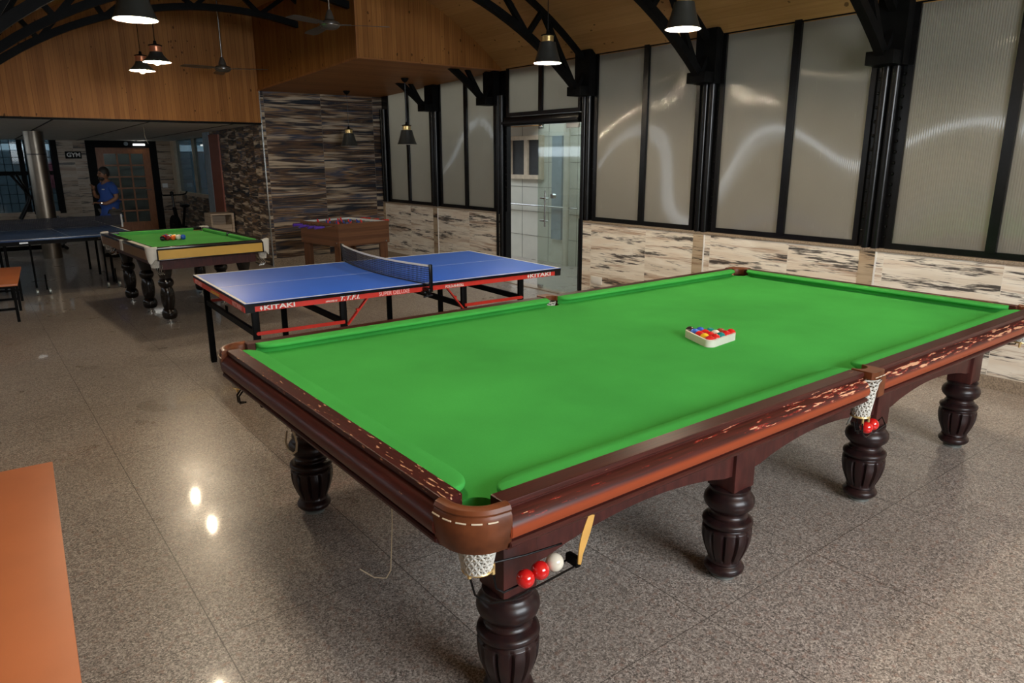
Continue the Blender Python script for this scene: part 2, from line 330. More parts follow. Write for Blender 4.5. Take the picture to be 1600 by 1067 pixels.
# ------------------------------------------------------------------ mesh helpers
class MB:
    def __init__(s): s.bm = bmesh.new(); s.k = 0
    def _merge(s, tmp, mat=None):
        me = bpy.data.meshes.new('t'); tmp.to_mesh(me); tmp.free()
        if mat is not None: me.transform(mat)
        s.bm.from_mesh(me); bpy.data.meshes.remove(me); return s
    def box(s, c, size, rot=None, bev=0.0):
        t = bmesh.new(); bmesh.ops.create_cube(t, size=1.0)
        bmesh.ops.scale(t, vec=Vector(size), verts=t.verts)
        if bev: bmesh.ops.bevel(t, geom=t.edges[:], offset=bev, segments=2, affect='EDGES', profile=0.5)
        m = Matrix.Translation(Vector(c))
        if rot is not None: m = m @ (rot.to_4x4() if isinstance(rot, Matrix) else Matrix.Rotation(rot, 4, 'Z'))
        return s._merge(t, m)
    def bb(s, x0, x1, y0, y1, z0, z1, bev=0.0):
        g = (s.k % 9)*0.00016; s.k += 1          # members that cross get a hair of difference so that no faces coincide
        return s.box(((x0+x1)/2, (y0+y1)/2, (z0+z1)/2), (abs(x1-x0)-g, abs(y1-y0)-g, abs(z1-z0)-g), bev=bev)
    def bar(s, a, b, w, h, up=(0, 0, 1), bev=0.0):
        a, b = Vector(a), Vector(b); d = b-a; L = d.length; x = d.normalized(); upv = Vector(up)
        y = upv.cross(x)
        if y.length < 1e-4: y = Vector((0, 1, 0)).cross(x)
        y.normalize(); z = x.cross(y)
        m = Matrix((x, y, z)).transposed()
        return s.box((a+b)/2, (L, w, h), m, bev)
    def cyl(s, a, b, r, r2=None, n=20):
        a, b = Vector(a), Vector(b); d = b-a
        t = bmesh.new(); bmesh.ops.create_cone(t, cap_ends=True, segments=n, radius1=r, radius2=r if r2 is None else r2, depth=d.length)
        m = Matrix.Translation((a+b)/2) @ d.to_track_quat('Z', 'Y').to_matrix().to_4x4()
        return s._merge(t, m)
    def sph(s, c, r, n=20, sc=(1, 1, 1), rot=None):
        t = bmesh.new(); bmesh.ops.create_uvsphere(t, u_segments=n, v_segments=max(8, n//2+2), radius=r)
        m = Matrix.Translation(Vector(c))
        if rot is not None: m = m @ rot.to_4x4()
        m = m @ Matrix.Diagonal((*sc, 1)); return s._merge(t, m)
    def lathe(s, prof, c=(0, 0, 0), n=32, fn=None, cap=True):
        c = Vector(c); rings = []
        for r, z in prof:
            ring = []
            for i in range(n):
                a = 2*PI*i/n; rr = r if fn is None else fn(r, z, a)
                ring.append(s.bm.verts.new((c.x+rr*math.cos(a), c.y+rr*math.sin(a), c.z+z)))
            rings.append(ring)
        for k in range(len(rings)-1):
            A, B = rings[k], rings[k+1]
            for i in range(n):
                j = (i+1) % n; s.bm.faces.new((A[i], A[j], B[j], B[i]))
        if cap:
            if prof[0][0] > 1e-6: s.bm.faces.new(rings[0][::-1])
            if prof[-1][0] > 1e-6: s.bm.faces.new(rings[-1])
        return s
    def tube(s, pts, r, n=8, closed=False):
        pts = [Vector(p) for p in pts]; N = len(pts); rings = []; prev = None
        for i, p in enumerate(pts):
            if closed: d = pts[(i+1) % N]-pts[i-1]
            else: d = pts[min(i+1, N-1)]-pts[max(i-1, 0)]
            d.normalize()
            if prev is None:
                a = Vector((0, 0, 1)) if abs(d.z) < 0.9 else Vector((1, 0, 0)); u = a.cross(d).normalized()
            else: u = (prev-d*prev.dot(d)).normalized()
            prev = u; v = d.cross(u)
            rings.append([s.bm.verts.new(p+(u*math.cos(2*PI*k/n)+v*math.sin(2*PI*k/n))*(r if not callable(r) else r(i/(N-1)))) for k in range(n)])
        M_ = N if closed else N-1
        for i in range(M_):
            A, B = rings[i], rings[(i+1) % N]
            for k in range(n):
                j = (k+1) % n; s.bm.faces.new((A[k], A[j], B[j], B[k]))
        if not closed: s.bm.faces.new(rings[0][::-1]); s.bm.faces.new(rings[-1])
        return s
    def sweep(s, sections, cap=True, closed_prof=True):
        """sections: list of lists of points with equal length (closed profile)"""
        R_ = [[s.bm.verts.new(p) for p in sec] for sec in sections]; n = len(R_[0])
        for A, B in zip(R_[:-1], R_[1:]):
            for k in range(n if closed_prof else n-1):
                j = (k+1) % n; s.bm.faces.new((A[k], A[j], B[j], B[k]))
        if cap and closed_prof: s.bm.faces.new(R_[0][::-1]); s.bm.faces.new(R_[-1])
        return s
    def prism(s, poly, z0, z1, axis='z'):
        """2D polygon extruded; axis z: (x,y), axis y: (x,z) extruded z0..z1 in y, axis x: (y,z)"""
        def P(a, b, h): return {'z': (a, b, h), 'y': (a, h, b), 'x': (h, a, b)}[axis]
        A = [s.bm.verts.new(P(a, b, z0)) for a, b in poly]; B = [s.bm.verts.new(P(a, b, z1)) for a, b in poly]
        n = len(poly)
        for k in range(n):
            j = (k+1) % n; s.bm.faces.new((A[k], A[j], B[j], B[k]))
        s.bm.faces.new(A[::-1]); s.bm.faces.new(B); return s

def build(name, mb, mat, parent=None, loc=None, smooth=35, kind=None, rz=None):
    bm = mb.bm
    bmesh.ops.recalc_face_normals(bm, faces=bm.faces)
    lim = math.radians(smooth)
    for f in bm.faces: f.smooth = True
    for e in bm.edges:
        if len(e.link_faces) == 2 and e.calc_face_angle(0) > lim: e.smooth = False
    me = bpy.data.meshes.new(name); bm.to_mesh(me); bm.free()
    me.materials.append(MT[mat] if isinstance(mat, str) else mat)
    o = bpy.data.objects.new(name, me); COL.objects.link(o)
    if loc is not None: o.location = loc
    if rz is not None: o.rotation_euler = (0, 0, rz)
    if parent is not None: o.parent = parent
    if kind: o['kind'] = kind
    return o
def struct(name, mb, mat, parent=None): return build(name, mb, mat, parent, kind=None if parent else 'structure')
def tag(o, label, cat, group=None):
    o['label'] = label; o['category'] = cat
    if group: o['group'] = group
    return o
def thing(name, label, cat, loc=(0, 0, 0), rz=0.0, group=None):
    o = bpy.data.objects.new(name, None); COL.objects.link(o); o.location = loc; o.rotation_euler = (0, 0, rz)
    o.empty_display_size = 0.1
    return tag(o, label, cat, group)
def copy_tree(o, loc=None, rz=None, label=None, parent=None, kids=None):
    c = o.copy(); COL.objects.link(c)
    if parent is not None: c.parent = parent
    if loc is not None: c.location = loc
    if rz is not None: c.rotation_euler = (0, 0, rz)
    if label: c['label'] = label
    for ch in [x for x in bpy.data.objects if x.parent == o]: copy_tree(ch, parent=c)
    return c
def text(name, body, size, mat, parent, loc, rot, extr=0.0008, bold=0.0, shear=0.0, width=None, align='LEFT'):
    cu = bpy.data.curves.new(name, 'FONT'); cu.body = body; cu.size = size; cu.extrude = extr; cu.offset = bold; cu.shear = shear
    cu.align_x = align; cu.resolution_u = 3
    o = bpy.data.objects.new(name+'_curve', cu); COL.objects.link(o)
    bpy.context.view_layer.update()
    dg = bpy.context.evaluated_depsgraph_get(); me = bpy.data.meshes.new_from_object(o.evaluated_get(dg))
    bpy.data.objects.remove(o); bpy.data.curves.remove(cu)
    if width:
        xs = [v.co.x for v in me.vertices]; k = width/(max(xs)-min(xs))
        for v in me.vertices: v.co.x *= k
    me.materials.clear(); me.materials.append(MT[mat])
    t = bpy.data.objects.new(name, me); COL.objects.link(t); t.location = loc; t.rotation_euler = rot
    if parent: t.parent = parent
    return t
def circ(cx, cy, r, a0, a1, n): return [(cx+r*math.cos(math.radians(a0+(a1-a0)*i/n)), cy+r*math.sin(math.radians(a0+(a1-a0)*i/n))) for i in range(n+1)]

# ================================================================== THE SETTING
CY = [-2.05, -0.30, 1.45, 3.20, 4.94, 6.65, 8.35, 10.02]        # column centres along the glazed wall
SILL, TOP, XW = 0.965, 2.87, 5.0
XL, YR, YB = -4.2, -4.2, 18.1
struct('floor', MB().bb(XL-0.2, 7.4, YR-0.2, YB+2.5, -0.12, 0.0), 'floor')

m = MB().bb(XW, XW+0.15, YR, 4.94, 0, SILL-0.02)
m.bb(XW, XW+0.15, 6.65, 10.1, 0, SILL-0.02)
struct('wall_right', m, 'tile_right')
m = MB()
for y in CY[1:4]+CY[6:7]: m.bb(XW-0.006, XW+0.01, y-0.065, y+0.065, 0.1, SILL-0.02)
m.bb(XW-0.006, XW+0.01, 10.02, 10.1, 0.1, SILL-0.02)
struct('trim_1', m, 'tile_strip')
m = MB()
for y in CY[1:4]+CY[6:7]: m.bb(XW-0.010, XW+0.01, y-0.079, y-0.067, 0.1, SILL-0.02)
struct('trim_2', m, 'white')
m = MB().bb(XW-0.012, XW+0.16, YR, 4.93, SILL-0.02, SILL+0.005, 0.004).bb(XW-0.012, XW+0.16, 6.67, 10.1, SILL-0.02, SILL+0.005, 0.004)
struct('trim_3', m, 'granite_trim')
m = MB().bb(XW-0.014, XW+0.01, YR, 5.0, 0, 0.10).bb(XW-0.014, XW+0.01, 6.6, 10.1, 0, 0.10)
struct('baseboard_right', m, 'granite_trim')
struct('wall_right_rear', MB().bb(XW, XW+0.15, YR, -2.1, SILL, TOP+0.1), 'plaster')

# windows between the steel columns
def bay(n, y0, y1, ym, z0=SILL+0.005, z1=TOP):
    f = MB(); x0, x1, b = XW+0.03, XW+0.085, 0.045
    f.bb(x0, x1, y0, y0+b, z0, z1); f.bb(x0, x1, y1-b, y1, z0, z1)
    f.bb(x0, x1, y0, y1, z0, z0+0.05); f.bb(x0, x1, y0, y1, z1-0.03, z1+0.06)
    fr = struct('window_%d' % n, f, 'black')
    build('mullion', MB().bb(x0-0.01, x1, ym-0.035, ym+0.035, z0+0.04, z1), 'black', fr)
    build('pane', MB().bb(x0+0.02, x0+0.03, y0+b-0.01, ym-0.02, z0+0.04, z1), 'poly', fr)
    build('pane', MB().bb(x0+0.02, x0+0.03, ym+0.02, y1-b+0.01, z0+0.04, z1), 'poly', fr)
bay(1, CY[0]+0.12, CY[1]-0.12, -1.18)
bay(2, CY[1]+0.12, CY[2]-0.12, 0.56)
bay(3, CY[2]+0.12, CY[3]-0.12, 2.30)
bay(4, CY[3]+0.12, CY[4]-0.12, 4.04)
bay(5, CY[4]+0.12, CY[5]-0.13, 5.80, 2.24)
bay(6, CY[5]+0.12, CY[6]-0.12, 7.50)
bay(7, CY[6]+0.12, CY[7]-0.12, 9.20)

def bolts(mb, x, y, z0, z1, step, r=0.014):
    z = z0
    while z < z1: mb.sph((x, y, z), r, 8, (0.6, 1, 1)); z += step
where = ['at the near end of the glazed wall, outside the photo', 'with bolted edges, nearest the right edge of the photo',
 'between the second and third glazed bays behind the snooker table', 'on the right of the glass door', 'on the left of the glass door',
 'between the two glazed bays behind the football table', 'in the corner beside the dark plank-tiled wall']
for k, y in enumerate(CY):
    if k == 0: continue
    z0 = 0.0 if k in (4, 5) else SILL+0.005
    lab = 'black steel column ' + where[k-1]
    c = thing('steel_column', lab, 'column', (XW+0.05, y, z0), group='black steel columns along the glazed wall')
    H = TOP+0.05-z0
    m = MB().bb(0.0, 0.07, -0.115, 0.115, 0, H)
    if k in (4, 5): # door columns come down to the floor only beside the opening
        m = MB().bb(0.0, 0.07, -0.115, 0.115, SILL+0.01, H)
        s = 1 if k == 4 else -1
        m.bb(-0.02, 0.07, s*0.035, s*0.115, 0, SILL+0.02); 
    build('back_plate', m, 'black', c)
    for yy in (-0.045, 0.035):
        zz0 = 0 if (k == 5) or (k == 4 and yy > 0) else (SILL+0.01-z0 if k in (4, 5) else 0)
        build('pipe', MB().cyl((-0.035, yy, zz0), (-0.035, yy, H-0.40), 0.034, n=24), 'black', c)
    m = MB()
    bolts(m, -0.004, -0.095, (SILL+0.1-z0), H-0.3, 0.085); bolts(m, -0.004, 0.095, (SILL+0.14-z0), H-0.3, 0.11)
    build('bolt_row', m, 'black', c)

# door in the glazed wall
d = struct('door_1', MB().bb(XW+0.0, XW+0.10, 5.06, 6.54, 2.12, 2.235, 0.01).bb(XW-0.03, XW+0.02, 5.04, 6.56, 2.145, 2.175), 'black')
build('glass_leaf', MB().bb(XW+0.045, XW+0.057, 5.07, 5.86, 0.02, 2.115), 'glass', d)
h = MB().cyl((XW+0.0, 5.66, 0.84), (XW+0.0, 5.66, 1.30), 0.011)
for z in (0.91, 1.20): h.cyl((XW-0.0, 5.66, z), (XW+0.05, 5.66, z), 0.008); h.cyl((XW+0.04, 5.66, z), (XW+0.04, 5.80, z), 0.012)
build('door_handle', h, 'chrome', d)
build('lock', MB().cyl((XW+0.025, 5.56, 1.235), (XW+0.075, 5.56, 1.235), 0.030).cyl((XW+0.01, 5.56, 1.235), (XW+0.03, 5.56, 1.235), 0.012), 'chrome', d)
build('patch_fitting', MB().bb(XW+0.03, XW+0.07, 5.77, 5.84, 2.07, 2.12, 0.005).bb(XW+0.03, XW+0.07, 5.76, 5.84, 0.015, 0.06, 0.005), 'chrome', d)
build('door_closer', MB().bb(XW+0.02, XW+0.05, 5.08, 5.30, 2.06, 2.115, 0.006), 'white', d)
struct('trim_4', MB().bb(XW-0.02, XW+0.15, 5.03, 6.56, 0, 0.012), 'granite_trim')

# outside the glazed wall: a narrow tiled passage, open to the sky further along
struct('wall_passage', MB().bb(6.8, 6.95, -4, 12, 0, 2.75), 'corridor_tile')
m = MB()
for z in (0.41, 0.82, 1.23, 1.64, 2.05): m.bb(6.796, 6.81, -4, 12, z-0.003, z+0.003)
for y in (5.6, 6.3, 7.0, 7.7, 8.4, 9.1, 9.8): m.bb(6.796, 6.81, y-0.003, y+0.003, 0, 2.4)
struct('trim_5', m, 'grout')
fw = struct('window_8', MB().bb(6.74, 6.82, 7.82, 8.72, 1.36, 1.43).bb(6.74, 6.82, 7.82, 8.72, 2.0, 2.07).bb(6.74, 6.82, 7.82, 7.89, 1.36, 2.07).bb(6.74, 6.82, 8.65, 8.72, 1.36, 2.07).bb(6.75, 6.82, 8.20, 8.30, 1.36, 2.07), 'cream_wood')
build('pane', MB().bb(6.785, 6.80, 7.88, 8.66, 1.42, 2.01), 'slate', fw)
struct('trim_6', MB().bb(6.76, 6.80, 7.34, 7.58, 0.40, 2.05), 'greyboard')
struct('trim_7', MB().cyl((6.70, 7.15, 0), (6.70, 7.15, 2.4), 0.05).cyl((6.70, 6.75, 0), (6.70, 6.75, 2.4), 0.045), 'plaster')
struct('trim_8', MB().bb(6.2, 6.8, 7.9, 12, 2.22, 2.27), 'vault')
struct('trim_added_eave', MB().bb(5.12, 6.25, -4.2, 4.9, 2.90, 2.97), 'corridor_tile')  # unseen eave, added to keep skylight off the upper panes
bn = tag(build('grab_rail', MB().cyl((6.72, 6.9, 0.93), (6.72, 8.9, 0.93), 0.016).cyl((6.72, 7.0, 0.93), (6.80, 7.0, 0.93), 0.01).cyl((6.72, 8.8, 0.93), (6.80, 8.8, 0.93), 0.01), 'chrome'),
 'thin horizontal steel rail on the cream wall seen through the glass door', 'rail')
struct('wall_passage_end', MB().bb(5.15, 6.95, 12, 12.15, 0, 2.75).bb(5.15, 6.95, -4.15, -4, 0, 2.0), 'plaster')

# dark plank-tiled wall and its return along the low-ceilinged end
struct('wall_back', MB().bb(2.95, XW+0.15, 10.1, 10.25, 0, 3.0), 'tile_dark_x')
struct('wall_back_return', MB().bb(2.95, 3.10, 10.25, 13.4, 0, 3.0), 'tile_dark_y')
struct('trim_9', MB().bb(2.943, 2.962, 10.094, 10.112, 0, 2.85), 'chrome')
struct('baseboard_back', MB().bb(2.96, XW, 10.085, 10.11, 0, 0.12), 'granite_trim')
struct('trim_10', MB().bb(2.925, 2.955, 12.42, 13.02, 0, 2.14), 'brownpanel')
struct('trim_11', MB().bb(2.92, 2.955, 13.02, 13.4, 0, 2.2), 'greyboard')
struct('wall_side_recess', MB().bb(3.45, 3.60, 13.4, 15.1, 0, 2.5).bb(3.45, 3.60, 15.1, 18.1, 0, 0.90).bb(2.95, 3.6, 13.36, 13.4, 0, 2.5), 'tile_dark_y')
fw = struct('window_9', MB().bb(3.40, 3.50, 15.1, 15.22, 0.88, 2.2).bb(3.40, 3.50, 16.1, 16.18, 0.88, 2.2).bb(3.38, 3.50, 17.75, 18.1, 0.7, 2.2).bb(3.40, 3.50, 15.1, 18.0, 0.86, 0.94), 'cream_wood')
build('pane', MB().bb(3.445, 3.455, 15.2, 17.8, 0.92, 2.2), 'glass_dark', fw)
struct('wall_yard', MB().bb(4.6, 4.7, 13.5, 19.5, 0, 1.9), 'outside')

# upper wooden wall and vaulted ceiling
cz, cr, cx = -0.65, 4.60, 2.05
arc = []
for i in range(41):
    x = 5.12-i*(5.12+1.40)/40; arc.append((x, cz+math.sqrt(cr*cr-(x-cx)**2)))
m = MB(); m.prism(arc+[(x, z+0.07) for x, z in arc[::-1]], YR, 10.15, 'y')
struct('ceiling', m, 'vault')
m = MB(); ww = [(XL, 2.24)]+[(XL, 2.6), (-1.40, 2.6)]+[p for p in arc[::-1] if p[0] < 3.2]+[(3.2, 2.9), (2.96, 2.9), (2.96, 2.25)]
m.prism(ww, 10.1, 10.2, 'y'); struct('wall_upper_back', m, 'woodwall')
struct('trim_12', MB().bb(XL, 2.95, 10.085, 10.21, 2.222, 2.245), 'blackmat')
m = MB(); 
bf = [(2.94, 2.85), (5.06, 2.85)]+[p for p in arc if 2.95 < p[0] < 5.06]+[(2.94, 3.87)]
m.prism(bf, 6.62, 6.66, 'y'); struct('wall_bulkhead_front', m, 'woodwall')
struct('wall_bulkhead_side', MB().prism([(6.66, 2.85), (10.1, 2.735), (10.1, 3.95), (6.66, 3.95)], 2.94, 2.98, 'x'), 'woodside')
struct('ceiling_soffit', MB().prism([(6.62, 2.836), (10.1, 2.720), (10.1, 2.736), (6.62, 2.852)], 2.94, 5.03, 'x'), 'soffit')
struct('trim_13', MB().prism([(6.61, 2.830), (10.1, 2.714), (10.1, 2.738), (6.61, 2.854)], 2.928, 2.946, 'x').bb(2.93, 2.946, 6.61, 6.63, 2.85, 3.8), 'soffit')
struct('ceiling_aisle', MB().bb(XL, -1.3, YR, 10.1, 2.52, 2.6), 'vault')
# low ceiling over the gym end
m = MB(); m.prism([(10.2, 2.235), (YB, 2.13), (YB, 2.20), (10.2, 2.30)], XL, 3.6, 'x'); struct('ceiling_gym', m, 'ceiling_panel')
m = MB()
for x in (-2.2, -1.0, 0.2, 1.4, 2.6): m.prism([(10.2, 2.230), (YB, 2.125), (YB, 2.140), (10.2, 2.245)], x-0.012, x+0.012, 'x')
struct('trim_14', m, 'slate')

# rear wall with a wide opening, left wall with a clerestory
struct('wall_rear', MB().bb(XL, -0.5, YR-0.15, YR, 0, 4.1).bb(2.9, 5.15, YR-0.15, YR, 0, 4.1).bb(-0.5, 2.9, YR-0.15, YR, 3.35, 4.1).bb(-0.5, 2.9, YR-0.15, YR, 0, 1.5), 'plaster')
struct('wall_left', MB().bb(XL-0.15, XL, YR, YB, 0, 1.75).bb(XL-0.15, XL, YR, 2.2, 1.75, 2.6).bb(XL-0.15, XL, 9.2, 11.5, 1.75, 2.6).bb(XL-0.15, XL, 2.2, 9.2, 2.27, 2.6).bb(XL-0.15, XL, 2.2, 9.2, 1.75, 2.05).bb(XL-0.15, XL, 11.5, YB, 2.05, 2.6), 'plaster')
# gym back wall: windows, tiled piers, door opening
m = MB().bb(0.98, 1.62, YB, YB+0.15, 0, 2.4).bb(2.98, 3.6, YB, YB+0.15, 0, 2.4).bb(XL, 0.98, YB, YB+0.15, 0, 0.55)
struct('wall_gym_back', m, 'tile_gym')
struct('trim_15', MB().bb(1.55, 1.74, YB-0.03, YB+0.1, 0, 2.3).bb(2.90, 3.06, YB-0.03, YB+0.1, 0, 2.3).bb(1.6, 3.0, YB-0.03, YB+0.1, 1.97, 2.3), 'blackmat')
f = MB()
for x in (-3.0, -1.35, 0.28): f.bb(x-0.05, x+0.05, YB+0.02, YB+0.10, 0.55, 2.3)
f.bb(XL, 0.9, YB+0.02, YB+0.1, 1.36, 1.45).bb(0.86, 0.98, YB-0.02, YB+0.1, 0.5, 2.3).bb(0.36, 0.66, YB-0.05, YB+0.12, 0.5, 2.3)
fw = struct('window_10', f, 'blackmat')
g = MB()
x = XL+0.1
while x < 0.9: g.bb(x-0.006, x+0.006, YB+0.05, YB+0.062, 0.55, 2.25); x += 0.15
for z in (0.75, 0.95, 1.15, 1.6, 1.75, 1.9, 2.05): g.bb(XL, 0.9, YB+0.05, YB+0.062, z-0.006, z+0.006)
build('grille', g, 'blackmat', fw)
build('pane', MB().bb(XL, 0.9, YB+0.075, YB+0.085, 0.55, 2.25), 'glass_dark', fw)
struct('wall_garden', MB().bb(-7, 5, 20.3, 20.4, 0, 1.91).bb(-7, 5, 20.3, 20.4, 2.08, 2.6), 'outside')
bn = tag(build('banner', MB().bb(0.86, 1.14, 20.27, 20.30, 1.00, 1.64), 'banner'), 'faded pink banner hanging on the garden wall outside the narrow gym window', 'banner')
# door at the back of the gym, wooden with small panes
m = MB(); X0, X1, Z1 = 1.74, 2.90, 1.97
m.bb(X0, X0+0.16, YB, YB+0.05, 0, Z1).bb(X1-0.16, X1, YB, YB+0.05, 0, Z1).bb(X0, X1, YB, YB+0.05, Z1-0.14, Z1).bb(X0, X1, YB, YB+0.05, 0, 0.22)
for i in range(1, 6): z = 0.22+i*(Z1-0.36)/6; m.bb(X0, X1, YB+0.005, YB+0.045, z-0.018, z+0.018)
for i in (1, 2): x = X0+0.16+i*(X1-X0-0.32)/3; m.bb(x-0.018, x+0.018, YB+0.005, YB+0.045, 0.1, Z1)
dd = struct('door_2', m, 'doorwood')
build('pane', MB().bb(X0+0.1, X1-0.1, YB+0.02, YB+0.028, 0.2, Z1-0.1), 'glass_dark', dd)
build('door_handle', MB().cyl((X1-0.08, YB-0.05, 0.98), (X1-0.08, YB, 0.98), 0.012).cyl((X1-0.08, YB-0.05, 0.98), (X1-0.2, YB-0.05, 0.98), 0.01), 'chrome', dd)
struct('wall_beyond_door', MB().bb(1.4, 3.6, 19.4, 19.5, 0, 2.6), 'tile_gym')

# ------------------------------------------------------------------ roof trusses
lz, lr = -0.74, 4.26
def LC(x): return lz+math.sqrt(lr*lr-(x-cx)**2)
def UC(x): return cz+math.sqrt((cr-0.09)**2-(x-cx)**2)
def truss_parts(t, xa, xb, right_br=True, left_br=True):
    def arcpts(f, a, b, n=36): return [(a+(b-a)*i/n, f(a+(b-a)*i/n)) for i in range(n+1)]
    def chord(f, a, b, wy, h):
        pts = arcpts(f, a, b); sec = []
        for i, (x, z) in enumerate(pts):
            p, q = pts[max(i-1, 0)], pts[min(i+1, len(pts)-1)]; tx, tz = q[0]-p[0], q[1]-p[1]; L = math.hypot(tx, tz); nx, nz = -tz/L*h/2, tx/L*h/2
            sec.append([(x+nx, -wy, z+nz), (x+nx, wy, z+nz), (x-nx, wy, z-nz), (x-nx, -wy, z-nz)])
        return MB().sweep(sec)
    build('lower_chord', chord(LC, xa, xb, 0.035, 0.075), 'blackmat', t)
    build('upper_chord', chord(UC, xa-0.1 if not left_br else xa-0.05, xb+0.08 if right_br else xb, 0.03, 0.05), 'blackmat', t)
    nodes = [4.33, 3.62, 2.85, 2.05, 1.25, 0.48, -0.23]; lows = [4.80, 4.12, 3.45, 2.45, 1.65, 0.65, -0.02, -0.70]
    m = MB()
    seq = []
    for i in range(len(nodes)):
        seq += [('l', lows[i]), ('u', nodes[i])]
    seq += [('l', lows[-1])]
    pts = [(x, (LC(x) if k == 'l' else UC(x))) for k, x in seq if xa-0.01 <= x <= xb+0.01]
    for a, b in zip(pts[:-1], pts[1:]): m.bar((a[0], 0, a[1]), (b[0], 0, b[1]), 0.05, 0.055, up=(0, 1, 0))
    build('web', m, 'blackmat', t)
    for s, ok in ((1, right_br), (-1, left_br)):
        if not ok: continue
        X = (lambda v: v) if s == 1 else (lambda v: -1.30+(5.0-v)*1.0)
        b = MB(); b.bb(min(X(4.80), X(4.99)), max(X(4.80), X(4.99)), -0.11, 0.11, 2.40, 2.50, 0.004)
        b.bb(min(X(4.93), X(5.03)), max(X(4.93), X(5.03)), -0.12, 0.12, 2.40, 2.90)
        b.bar((X(4.86), 0, 2.50), (X(5.0), 0, 2.74), 0.04, 0.05, up=(0, 1, 0))
        build('bracket', b, 'blackmat', t)
tw = {1: 'nearest the right edge of the photo, over the snooker table', 2: 'landing behind the pendant lamp highest in the photo', 3: 'crossing behind the pendant lamp right of the photo centre',
      4: 'at the front edge of the wood-clad bulkhead', 5: 'last before the upper plank wall, behind the bulkhead'}
for k, y in enumerate(CY[2:7]):
    t = thing('roof_truss', 'black arched steel roof truss ' + tw[k+1], 'roof truss', (0, y+(0.14 if k == 3 else 0), 0), group='black arched roof trusses')
    if k < 3: truss_parts(t, -1.0, 4.86)
    elif k == 3:
        truss_parts(t, -1.0, 4.86)
    else: truss_parts(t, -1.0, 4.86)

# ================================================================== SNOOKER TABLE (12 ft, near left nose corner at the world origin)
L, S, ZN = 3.762, 1.82, 0.845
ZB = 0.808
O = Vector((L/2, S/2, 0))
ST = thing('snooker_table', 'large snooker table with worn mahogany rails and green cloth nearest the camera', 'snooker table', O)
def SP(name, mb, mat, smooth=35, parent=None):
    if parent is not None: return build(name, mb, mat, parent, smooth=smooth)
    return build(name, mb, mat, ST, loc=-O, smooth=smooth)
# slate bed with pocket openings
e = 0.072; hr = 0.052
poly = []
def corner(cx_, cy_, a0): return [(x, y) for x, y in circ(cx_, cy_, hr, a0, a0-180, 12)]
poly += [(0.03, -e)]+circ(L/2, -0.062, 0.042, 180, 0, 10)+[(L-0.03, -e)]
poly += circ(L+0.035, -0.035, hr, 225, 45, 12)[0:]+[(L+e, 0.03), (L+e, S-0.03)]
poly += circ(L+0.035, S+0.035, hr, 315, 135, 12)
poly += [(L-0.03, S+e)]+circ(L/2, S+0.062, 0.042, 0, -180, 10)+[(0.03, S+e)]
poly += circ(-0.035, S+0.035, hr, 45, -135, 12)+[(-e, S-0.03), (-e, 0.03)]
poly += circ(-0.035, -0.035, hr, 135, -45, 12)
SP('bed', MB().prism(poly, 0.76, ZB), 'felt')
# cushions and rails, one builder for a straight run
def run(P0, t, n, s0, s1, k0, k1):
    """P0 nose start, t along, n outward; k = 'c' corner end, 'm' middle end"""
    P0, t, n = Vector((*P0, 0)), Vector((*t, 0)), Vector((*n, 0)); up = Vector((0, 0, 1))
    pars = []
    def setb(d, k):
        R_ = 0.13 if k == 'c' else 0.055
        if d >= R_: return 0.0
        f = 1-d/R_; return 0.066*(1-math.sqrt(max(0, 1-f*f*f*0.999)))
    ds = [0, .003, .008, .015, .025, .04, .055, .075, .10]
    ss = [s0+d for d in ds]+[s0+(s1-s0)*i/6 for i in range(1, 6)]+[s1-d for d in ds[::-1]]
    sec = []
    for s_ in ss:
        ee = max(setb(s_-s0, k0), setb(s1-s_, k1))
        prof = [(ee+0.002, 0.836), (ee, 0.842), (ee+0.0015, 0.847), (ee+0.006, 0.8505), (max(ee+0.012, 0.04) if ee < 0.05 else 0.068, 0.8522), (0.0735, 0.8525), (0.0735, ZB-0.005), (min(ee+0.034, 0.072), ZB-0.003), (min(ee+0.026, 0.071), 0.822), (min(ee+0.012, 0.070), 0.832)]
        sec.append([P0+t*s_+n*d+up*z for d, z in prof])
    SP('cushion', MB().sweep(sec), 'felt', 50)
def rail(P0, t, n, s0, s1):
    P0, t, n = Vector((*P0, 0)), Vector((*t, 0)), Vector((*n, 0)); up = Vector((0, 0, 1))
    prof = [(0.0735, 0.851), (0.0745, 0.853), (0.130, 0.853), (0.1325, 0.8518), (0.1335, 0.849), (0.1335, 0.838), (0.128, 0.833), (0.128, 0.829), (0.134, 0.826), (0.146, 0.818), (0.156, 0.807), (0.163, 0.797),
            (0.1655, 0.786), (0.1655, 0.773), (0.161, 0.762), (0.150, 0.757), (0.147, 0.753), (0.156, 0.750), (0.161, 0.745), (0.161, 0.738), (0.156, 0.733), (0.146, 0.730), (0.143, 0.722), (0.130, 0.716), (0.0735, 0.716)]
    def secat(s_, shrink=0.0): return [P0+t*s_+n*(d-(shrink if 0.1 < d else 0))+up*(z-(shrink*0.5 if z > 0.84 else 0)) for d, z in prof]
    sec = [secat(s0, 0.004), secat(s0+0.004)]+[secat(s0+(s1-s0)*i/4) for i in range(1, 4)]+[secat(s1-0.004), secat(s1, 0.004)]
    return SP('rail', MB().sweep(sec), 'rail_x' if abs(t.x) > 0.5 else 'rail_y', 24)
hm = 0.050
